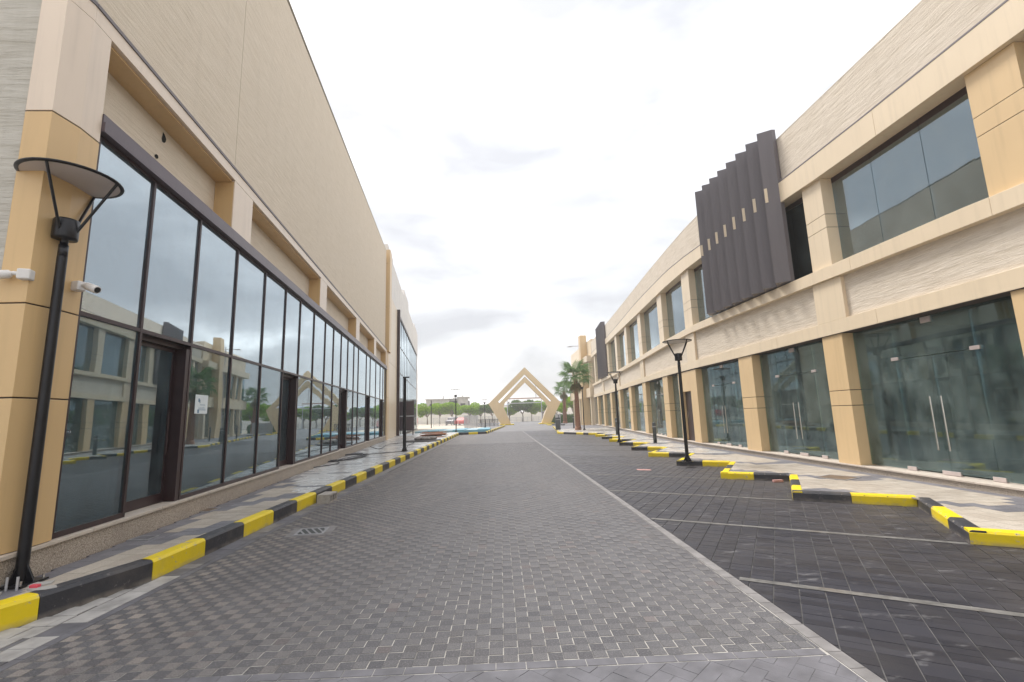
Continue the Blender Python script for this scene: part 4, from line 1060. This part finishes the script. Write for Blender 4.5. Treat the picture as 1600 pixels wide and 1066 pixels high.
# debris
o = MB().extr([(5.72, 4.98), (5.84, 4.95), (5.88, 5.02), (5.8, 5.06), (5.74, 5.04)], .004, .03, bottom=True).build('paper_scrap', M['paper']); tag(o, 'crumpled white paper scrap at the foot of the nearest yellow right kerb', 'litter')
o = bevel(MB().box(5.66, 5.86, 9.83, 9.91, .0, .05).build('red_block', M['pink']), .008); tag(o, 'small faded red block lying at the foot of the black kerb front, right side', 'block')
dt = thing('tarp_heap', 'flat dark tarp with grey sacks on the left pavement by the kerb', 'heap', (-4.7, 28.3, .19))
q = [(-4.75 + (1.0 + .2 * math.sin(3 * t)) * math.cos(t), 28.4 + (1.3 + .2 * math.cos(2 * t)) * math.sin(t)) for t in [k * .45 for k in range(14)]]
MB().extr(q, .19, .24).build('tarp', M['tarp'], dt)
for k in range(5):
    x_, y_ = -4.6 + random.uniform(-.45, .4), 28.9 + random.uniform(-.5, .6)
    s_ = MB().lathe([(0, 0), (.2, .0), (.27, .08), (.22, .17), (0, .21)], 10).build('sack', M['sack'], dt, loc=Vector((x_, y_, .24)) - dt.location); s_.scale = (1.3, .9, 1); s_.rotation_euler = (0, 0, k)
dp = thing('board_pile', 'low pile of rusty brown boards near where the left kerb turns', 'boards', (-4.9, 35, .19))
for k in range(9):
    a = random.uniform(-.35, .35); cx, cy = -4.95 + random.uniform(-.25, .3), 35.2 + random.uniform(-1.6, 1.3); L_ = random.uniform(.7, 1.0); w = random.uniform(.2, .4); z_ = .19 + .035 * k
    q = [(cx + L_ * math.cos(a) * s1 - w * math.sin(a) * s2, cy + L_ * math.sin(a) * s1 + w * math.cos(a) * s2) for s1, s2 in ((-1, -1), (1, -1), (1, 1), (-1, 1))]
    MB().extr(q, z_, z_ + .034, bottom=True).build('board', M['rust'], dp)
bs = thing('blue_sheets', 'long flat stack of blue sheets on the ground left of the road', 'sheets', (-5.5, 48, 0))
for k in range(6):
    x_ = -8.6 + k * 1.25
    MB().box(x_, x_ + 1.2, 47.2 + .05 * k, 53.5, .02, .24 + .03 * (k % 2)).build('sheet', M['blue' if k % 2 else 'bluel'], bs)
MB().box(-3.6, -1.0, 46.2, 46.5, .02, .24).build('edge_board', M['blue'], bs)

# railings
def railing(label, p0, p1, h, n, z0=0, m='rail'):
    t = thing('railing', label, 'railing', (p0[0], p0[1], z0)); p0 = Vector((*p0, z0)); p1 = Vector((*p1, z0)); d = p1 - p0
    for k in range(n + 1):
        p = p0 + d * k / n; MB().tube([p, p + Vector((0, 0, h))], .035, 6).build('post', M[m], t)
    for zz in (h - .02, .12): MB().tube([p0 + Vector((0, 0, zz)), p1 + Vector((0, 0, zz))], .03, 6).build('rail', M[m], t)
    mb = MB(); nb = n * 8
    for k in range(nb):
        p = p0 + d * (k + .5) / nb; mb.box(p.x - .015, p.x + .015, p.y - .015, p.y + .015, .12 + z0, h - .03 + z0)
    o = mb.build('baluster_row', M[m], t, kind='stuff')
railing('grey site railing left of the arch beside the road', (-4.2, 55), (-3.2, 66), 1.7, 5)
railing('long pale railing across the far car park on the left', (-12, 84), (-1.0, 84), 1.5, 10)
railing('low black railing beside the left foot of the arch', (-3.4, 66), (-.4, 72), 1.1, 5, 0, 'lampblk')
railing('grey railing behind the palms on the right', (8.2, 64), (9.5, 82), 1.6, 7)
railing('pale low barrier across the road beyond the arch', (2.2, 104), (11, 104), 1.1, 7)

# ================================================================== ARCH
AR = thing('entrance_arch', 'large beige diamond-shaped double-band arch spanning the street end', 'arch', (4.3, 78, 0))
def plate(poly, y0, y1, name, m='arch'):
    n = len(poly); mb = MB()
    vs = [(p[0], y0, p[1]) for p in poly] + [(p[0], y1, p[1]) for p in poly]
    a = sum(poly[i][0] * poly[(i + 1) % n][1] - poly[(i + 1) % n][0] * poly[i][1] for i in range(n))
    f1 = tuple(range(n)); f2 = tuple(range(2 * n - 1, n - 1, -1)); sd_ = [(i, i + n, (i + 1) % n + n, (i + 1) % n) for i in range(n)]
    if a < 0: f1, f2, sd_ = f1[::-1], f2[::-1], [q[::-1] for q in sd_]
    mb.add(vs, [f1, f2] + sd_); return mb.build(name, M[m], AR)
ax = 4.25
plate([(-1.95, 3.55), (ax, 9.5), (ax, 8.32), (-.35, 3.9)], 77.6, 78.5, 'outer_beam')
plate([(10.1, 3.45), (ax + .003, 9.5), (ax + .003, 8.32), (8.55, 3.85)], 77.6, 78.5, 'outer_beam')
plate([(-.1, 3.62), (ax, 7.92), (ax, 6.95), (.75, 3.62)], 77.65, 78.45, 'inner_beam')
plate([(8.4, 3.55), (ax + .003, 7.92), (ax + .003, 6.95), (7.6, 3.5)], 77.65, 78.45, 'inner_beam')
plate([(-1.95, 3.54), (-.35, 3.89), (-.1, 3.61), (.8, 3.61), (.55, 3.0), (1.75, 0.1), (.05, .1)], 77.6, 78.5, 'leg')
plate([(10.1, 3.44), (8.55, 3.84), (8.4, 3.54), (7.55, 3.49), (7.9, 2.9), (6.75, 0.1), (8.3, .1)], 77.6, 78.5, 'leg')
for x_ in (1.0, 7.6): MB().box(x_ - 1.2, x_ + 1.2, 76.9, 79.3, 0, .14).build('footing', M['yellow'], AR)

# gantry beyond the arch
ga = thing('entrance_canopy', 'thin horizontal canopy beams over the road beyond the arch', 'canopy', (6, 106, 0))
for z_ in (4.15, 5.2): MB().box(1.5, 9.5, 105.5, 106.5, z_, z_ + .18).build('beam', M['rust' if z_ > 5 else 'rail'], ga)
for x_ in (1.6, 9.4): MB().tube([(x_, 106, 0), (x_, 106, 5.3)], .09, 8).build('post', M['rail'], ga)
MB().tube([(8.2, 106, 5.3), (8.2, 106, 8.2)], .05, 6).build('mast', M['lampblk'], ga)

# ================================================================== BEYOND
wl = thing('boundary_wall', 'long pale boundary wall behind the row of far trees', 'wall', (0, 122, 0))
for k in range(16):
    x_ = -44 + k * 6; bevel(MB().box(x_ + .02, x_ + 5.98, 122, 122.25, 0, 2.3).build('wall_panel', M['wallw'], wl), .02); MB().box(x_ - .15, x_ + .15, 121.9, 122.35, 0, 2.5).build('pillar', M['wallw'], wl)
ub = thing('unfinished_house', 'raw grey concrete unfinished house with empty window openings behind the trees', 'house', (-14, 135, 0))
def winwall(x0, x1, y, z0, z1, holes, th=.3, parent=None, m='concrete'):
    xs = sorted({x0, x1, *[h[0] for h in holes], *[h[1] for h in holes]}); zs_ = sorted({z0, z1, *[h[2] for h in holes], *[h[3] for h in holes]}); mb = MB()
    for a, b in zip(xs, xs[1:]):
        for c, d in zip(zs_, zs_[1:]):
            mx_, mz_ = (a + b) / 2, (c + d) / 2
            if any(h[0] < mx_ < h[1] and h[2] < mz_ < h[3] for h in holes): continue
            mb.box(a, b, y, y + th, c, d)
    return mb.build('wall', M[m], parent)
winwall(-21.2, -14.6, 134, 0, 6.6, [(-20.2, -18.6, 4.0, 5.4), (-17.2, -16.0, 1, 2.6)], parent=ub)
winwall(-14.6, -12.2, 135, 0, 6.9, [(-14.2, -12.6, 4.2, 5.7)], parent=ub)
winwall(-12.2, -9.2, 134, 0, 7.0, [(-11.4, -10.0, 4.2, 5.4)], parent=ub)
MB().box(-21.2, -9.2, 134.4, 142, 0, 6.2).build('rear_block', M['opening_shade'], ub); MB().box(-21.4, -14.4, 133.7, 142, 6.6, 6.85).build('roof_slab', M['concrete'], ub); MB().box(-12.4, -9.0, 133.7, 142, 7.0, 7.25).build('roof_slab', M['concrete'], ub)
for x_ in (-16.5, -13.4, -11): MB().box(x_, x_ + .25, 134.6, 134.9, 6.9, 7.7).build('column_stub', M['concrete'], ub)
MB().box(-9.1, -5.5, 136, 142, 0, 4.6).build('side_block', M['concrete'], ub)
def villa(x, y, w, h, label):
    t = thing('villa', label, 'house', (x, y, 0))
    winwall(x - w / 2, x + w / 2, y, 0, h, [(x - w * .3, x - w * .15, h * .5, h * .75), (x + w * .1, x + w * .28, h * .5, h * .75)], parent=t, m='villa')
    MB().box(x - w / 2, x + w / 2, y + .4, y + 8, 0, h - .1).build('rear_block', M['villa'], t)
    MB().add([(x - w / 2 - .4, y - .4, h), (x + w / 2 + .4, y - .4, h), (x + w / 2 + .4, y + 8.4, h), (x - w / 2 - .4, y + 8.4, h), (x, y + 4, h + 1.3)], [(0, 1, 4), (1, 2, 4), (2, 3, 4), (3, 0, 4), (3, 2, 1, 0)]).build('roof', M['villaroof'], t)
villa(-29, 152, 12, 6.0, 'pale villa with a low blue-grey roof left of the unfinished house')
villa(-24, 172, 14, 6.6, 'pale villa behind, between the first villa and the unfinished house')
villa(-1, 165, 9, 5.2, 'pale distant house beside the left shoulder of the arch')
villa(26, 170, 20, 6.2, 'broad pale distant house beyond the hedge on the right')

# trees
def leaf_cloud(name, blobs, n, size, m, seed, parent=None, loc=None, kind=None):
    rnd = random.Random(seed); vs = []; fs = []
    tot = sum(b[3] * b[4] for b in blobs)
    for (cx, cy, cz, rx, rz) in blobs:
        for _ in range(int(n * rx * rz / tot)):
            while True:
                p = Vector((rnd.uniform(-1, 1), rnd.uniform(-1, 1), rnd.uniform(-1, 1)))
                if p.length < 1 and p.length > rnd.random() * .95: break
            c = Vector((cx + p.x * rx, cy + p.y * rx, cz + p.z * rz)); s = size * rnd.uniform(.6, 1.3)
            a = Vector((rnd.gauss(0, 1), rnd.gauss(0, 1), rnd.gauss(0, 1))).normalized(); b = a.orthogonal().normalized(); b = (b * math.cos(2) + a.cross(b) * math.sin(rnd.random() * 6)).normalized()
            k = len(vs); vs += [tuple(c - a * s), tuple(c + b * s * .45), tuple(c + a * s), tuple(c - b * s * .45)]; fs.append((k, k + 1, k + 2, k + 3))
    mb = MB(); mb.add(vs, fs); return mb
def make_tree(kind, seed, sc=1.0):
    rnd = random.Random(seed)
    blobs = [(rnd.uniform(-1.3, 1.3) * sc, rnd.uniform(-1.2, 1.2) * sc, (2.7 + rnd.uniform(-.6, .9)) * sc, rnd.uniform(.7, 1.15) * sc, rnd.uniform(.5, .85) * sc) for _ in range(9)]
    cr_ = leaf_cloud('crown', blobs, 4600, .15 * sc, kind, seed).mesh('crown', M[kind])
    tr_ = MB(); tr_.tube([(0, 0, 0), (.06, 0, .8 * sc), (.0, .05, 1.5 * sc)], [.12 * sc, .09 * sc, .07 * sc], 8)
    for b in blobs[:6]: tr_.tube([(0, .05, 1.4 * sc), (b[0] * .5, b[1] * .5, 1.4 * sc + (b[2] - 1.4 * sc) * .6), (b[0], b[1], b[2])], [.06 * sc, .04 * sc, .02 * sc], 6)
    return cr_, tr_.mesh('trunk', M['bark'])
kinds = [make_tree('leaf1', 1), make_tree('leaf1', 2), make_tree('leaf2', 3), make_tree('leaf1', 4)]
spots = [(-22.5, 112, 0, .95, 'small green tree at the far end of the left building'), (-17.4, 112, 1, 1.12, 'bright green tree in front of the unfinished house, leftmost of the clump'),
         (-14.6, 113, 3, 1.1, 'bright green tree in the middle of the clump before the unfinished house'), (-11.6, 112, 0, 1.15, 'bright green tree at the right of the clump behind the near disc lamp'),
         (-7.4, 112, 1, 1.1, 'bright green tree right of the unfinished house'), (-4.8, 113, 3, .95, 'lower green tree between the house and the arch'), (-2.0, 112, 2, 1.0, 'darker green tree against the left shoulder of the arch'),
         (2.2, 113, 0, .8, 'small green tree just inside the left leg of the arch'), (5.3, 112, 2, 1.15, 'green tree seen through the middle of the arch'), (7.6, 114, 1, 1.05, 'green tree right of the middle of the arch opening'),
         (10.1, 112, 3, 1.05, 'green tree inside the right leg of the arch'), (13.4, 112, 2, .95, 'green tree between the arch and the small palm'), (13.2, 84, 0, 1.05, 'leafy green tree behind the small palm'), (16.5, 100, 3, 1.2, 'green tree behind the railing on the right')]
for x_, y_, k, s_, lab in spots:
    t = thing('tree', lab, 'tree', (x_, y_, 0), random.uniform(0, 6), 'small round trees beyond the street'); t.scale = (s_ * 1.3, s_ * 1.2, s_ * 1.1)
    inst('crown', kinds[k][0], t, (0, 0, 0)); inst('trunk', kinds[k][1], t, (0, 0, 0))
hg = thing('hedge', 'clipped dark green hedge right of the arch', 'hedge', (10.2, 80, 0))
b_ = [(8.9 + .5 * i, 80 + .6 * (j), .75, .5, .75) for i in range(8) for j in range(2)]
leaf_cloud('foliage', b_, 6000, .09, 'hedge', 9).build('foliage', M['hedge'], hg, kind='stuff')
o = MB().box(8.6, 12.7, 79.6, 81, 0, 1.15).build('inner_mass', M['hedge'], hg)

# palms
def frond_mesh(m, seed, droop):
    rnd = random.Random(seed); mb = MB(); L = 1.0
    P = [Vector((0, 0, 0)), Vector((.35, 0, .08)), Vector((.7, 0, .06 - droop * .05))]
    mb.tube(P, [.02, .014, .01], 5)
    o = P[-1]
    for k in range(17):
        a = R(-105 + 210 * k / 16) ; l = .85 * (1 - .25 * abs(k - 8) / 8) * rnd.uniform(.9, 1.08)
        d = Vector((math.cos(a), math.sin(a), 0)); side = Vector((-math.sin(a), math.cos(a), 0)); w = .036
        m1 = o + d * l * .6 + Vector((0, 0, .02 - droop * .10)); e = o + d * l + Vector((0, 0, -.12 - droop * .42))
        z = Vector((0, 0, .02))
        mb.add([tuple(o), tuple(m1 - side * w - z), tuple(m1 + z), tuple(m1 + side * w - z), tuple(e)], [(0, 1, 2), (0, 2, 3), (1, 4, 2), (2, 4, 3)])
    return mb.mesh('frond', M[m])
fm = [frond_mesh('palm', 1, .5), frond_mesh('palm', 2, 1.0)]; fd = frond_mesh('palmdry', 3, 1.6)
def palm(x, y, h, r, tr, label, seed):
    rnd = random.Random(seed); t = thing('palm_tree', label, 'palm tree', (x, y, .1))
    prof = []; k = 0
    z = 0
    while z < h - .2:
        q = z / h; rr = tr * (1.25 - .5 * q) if q > .06 else tr * (1.5 - 3 * q); prof += [(rr, z), (rr * 1.06, z + .05), (rr * .98, z + .1)]; z += .1
    MB().lathe([(0, 0)] + prof + [(tr * .9, h - .1), (0, h)], 14).build('trunk', M['palmbark'], t, loc=(0, 0, 0))
    def put(me, az, el, s):
        f = inst('frond', me, t, (0, 0, h)); f.rotation_euler = (rnd.uniform(-.3, .3), -el, az); f.scale = (s, s, s); f.location = (.08 * math.cos(az), .08 * math.sin(az), h - .05 + .1 * math.sin(el))
    for k in range(20): put(fm[k % 2], k * 2.4, R(74 - 100 * (k / 20)), r * rnd.uniform(.85, 1.08) / 1.45)
    for k in range(6): put(fd, k * 1.05 + .3, R(-50 - rnd.uniform(0, 20)), r * .5)
    return t
palm(6.62, 40.1, 4.55, 1.7, .19, 'tall fan palm with a thick reddish trunk on the right kerb island', 5)
palm(9.8, 71, 5.0, 1.85, .24, 'smaller-looking fan palm farther back beside the arch and hedge', 8)

# cars
def car(x, y, rz, m, label, L=4.3, h=1.45):
    t = thing('parked_car', label, 'car', (x, y, 0), rz)
    prof = [(-L / 2, .35), (-L / 2, .75), (-L / 2 + .15, .92), (-L / 2 + .9, .98), (-L / 2 + 1.45, h - .04), (L / 2 - 1.55, h), (L / 2 - .75, 1.0), (L / 2 - .1, .85), (L / 2, .6), (L / 2, .33), (L / 2 - .6, .28), (-L / 2 + .6, .28)]
    n = len(prof); W_ = .85; vs = [(a, -W_ + (.15 if z > 1.1 else 0), z) for a, z in prof] + [(a, W_ - (.15 if z > 1.1 else 0), z) for a, z in prof]
    fs = [(i, i + n, (i + 1) % n + n, (i + 1) % n) for i in range(n)] + [tuple(range(n)), tuple(range(2 * n - 1, n - 1, -1))]
    bevel(MB().add(vs, fs).build('body', M[m], t, loc=(0, 0, 0)), .05, 3)
    for s in (-1, 1):
        q = [(-L / 2 + 1.05, 1.0), (-L / 2 + 1.5, h - .1), (L / 2 - 1.65, h - .08), (L / 2 - 1.05, 1.0)]
        vs = [(a, s * (W_ + .004 - (.13 if z > 1.1 else .02)), z) for a, z in q]; MB().add(vs, [(0, 1, 2, 3)]).build('side_window', M['carglass'], t, loc=(0, 0, 0))
        for a in (-L / 2 + .8, L / 2 - .85):
            MB().tube([(a, s * (W_ - .16), .32), (a, s * (W_ + .02), .32)], .32, 16).build('wheel', M['tyre'], t, loc=(0, 0, 0))
car(-7.2, 88, R(80), 'redcar', 'red parked car behind the pale railing in the far car park')
car(-9.4, 93, R(75), 'darkcar', 'dark parked car just behind the red car', 4.4, 1.6)
car(-25, 100, R(10), 'whitecar', 'white parked car beyond the left building end')
for x_, l in ((-19.2, 'left'), (-17.3, 'right')):
    t = thing('banner_sign', 'red hanging banner on the far railing, %s of the pair' % l, 'banner', (x_, 95, 0)); MB().box(x_ - .75, x_ + .6, 95, 95.05, .5, 1.6).build('banner', M['redsign'], t)
    for q in (-.8, .65): MB().tube([(x_ + q, 95.02, 0), (x_ + q, 95.02, 1.8)], .03, 6).build('post', M['rail'], t)

# ================================================================== HAZE
hz = MB(); hz.box(-455, 455, -155, 855, -1.4, 16.5); ho = hz.build('haze', []); ho.data.materials.clear()
hm = bpy.data.materials.new('haze_air'); hm.use_nodes = True; ht = hm.node_tree; ht.nodes.clear()
a = ht.nodes.new('ShaderNodeOutputMaterial'); v = ht.nodes.new('ShaderNodeVolumePrincipled'); v.inputs['Color'].default_value = (.97, .97, .98, 1); v.inputs['Density'].default_value = .0013; v.inputs['Anisotropy'].default_value = .35
ht.links.new(v.outputs[0], a.inputs['Volume']); ho.data.materials.append(hm); ho['kind'] = 'stuff'
SC.cycles.volume_bounces = 1
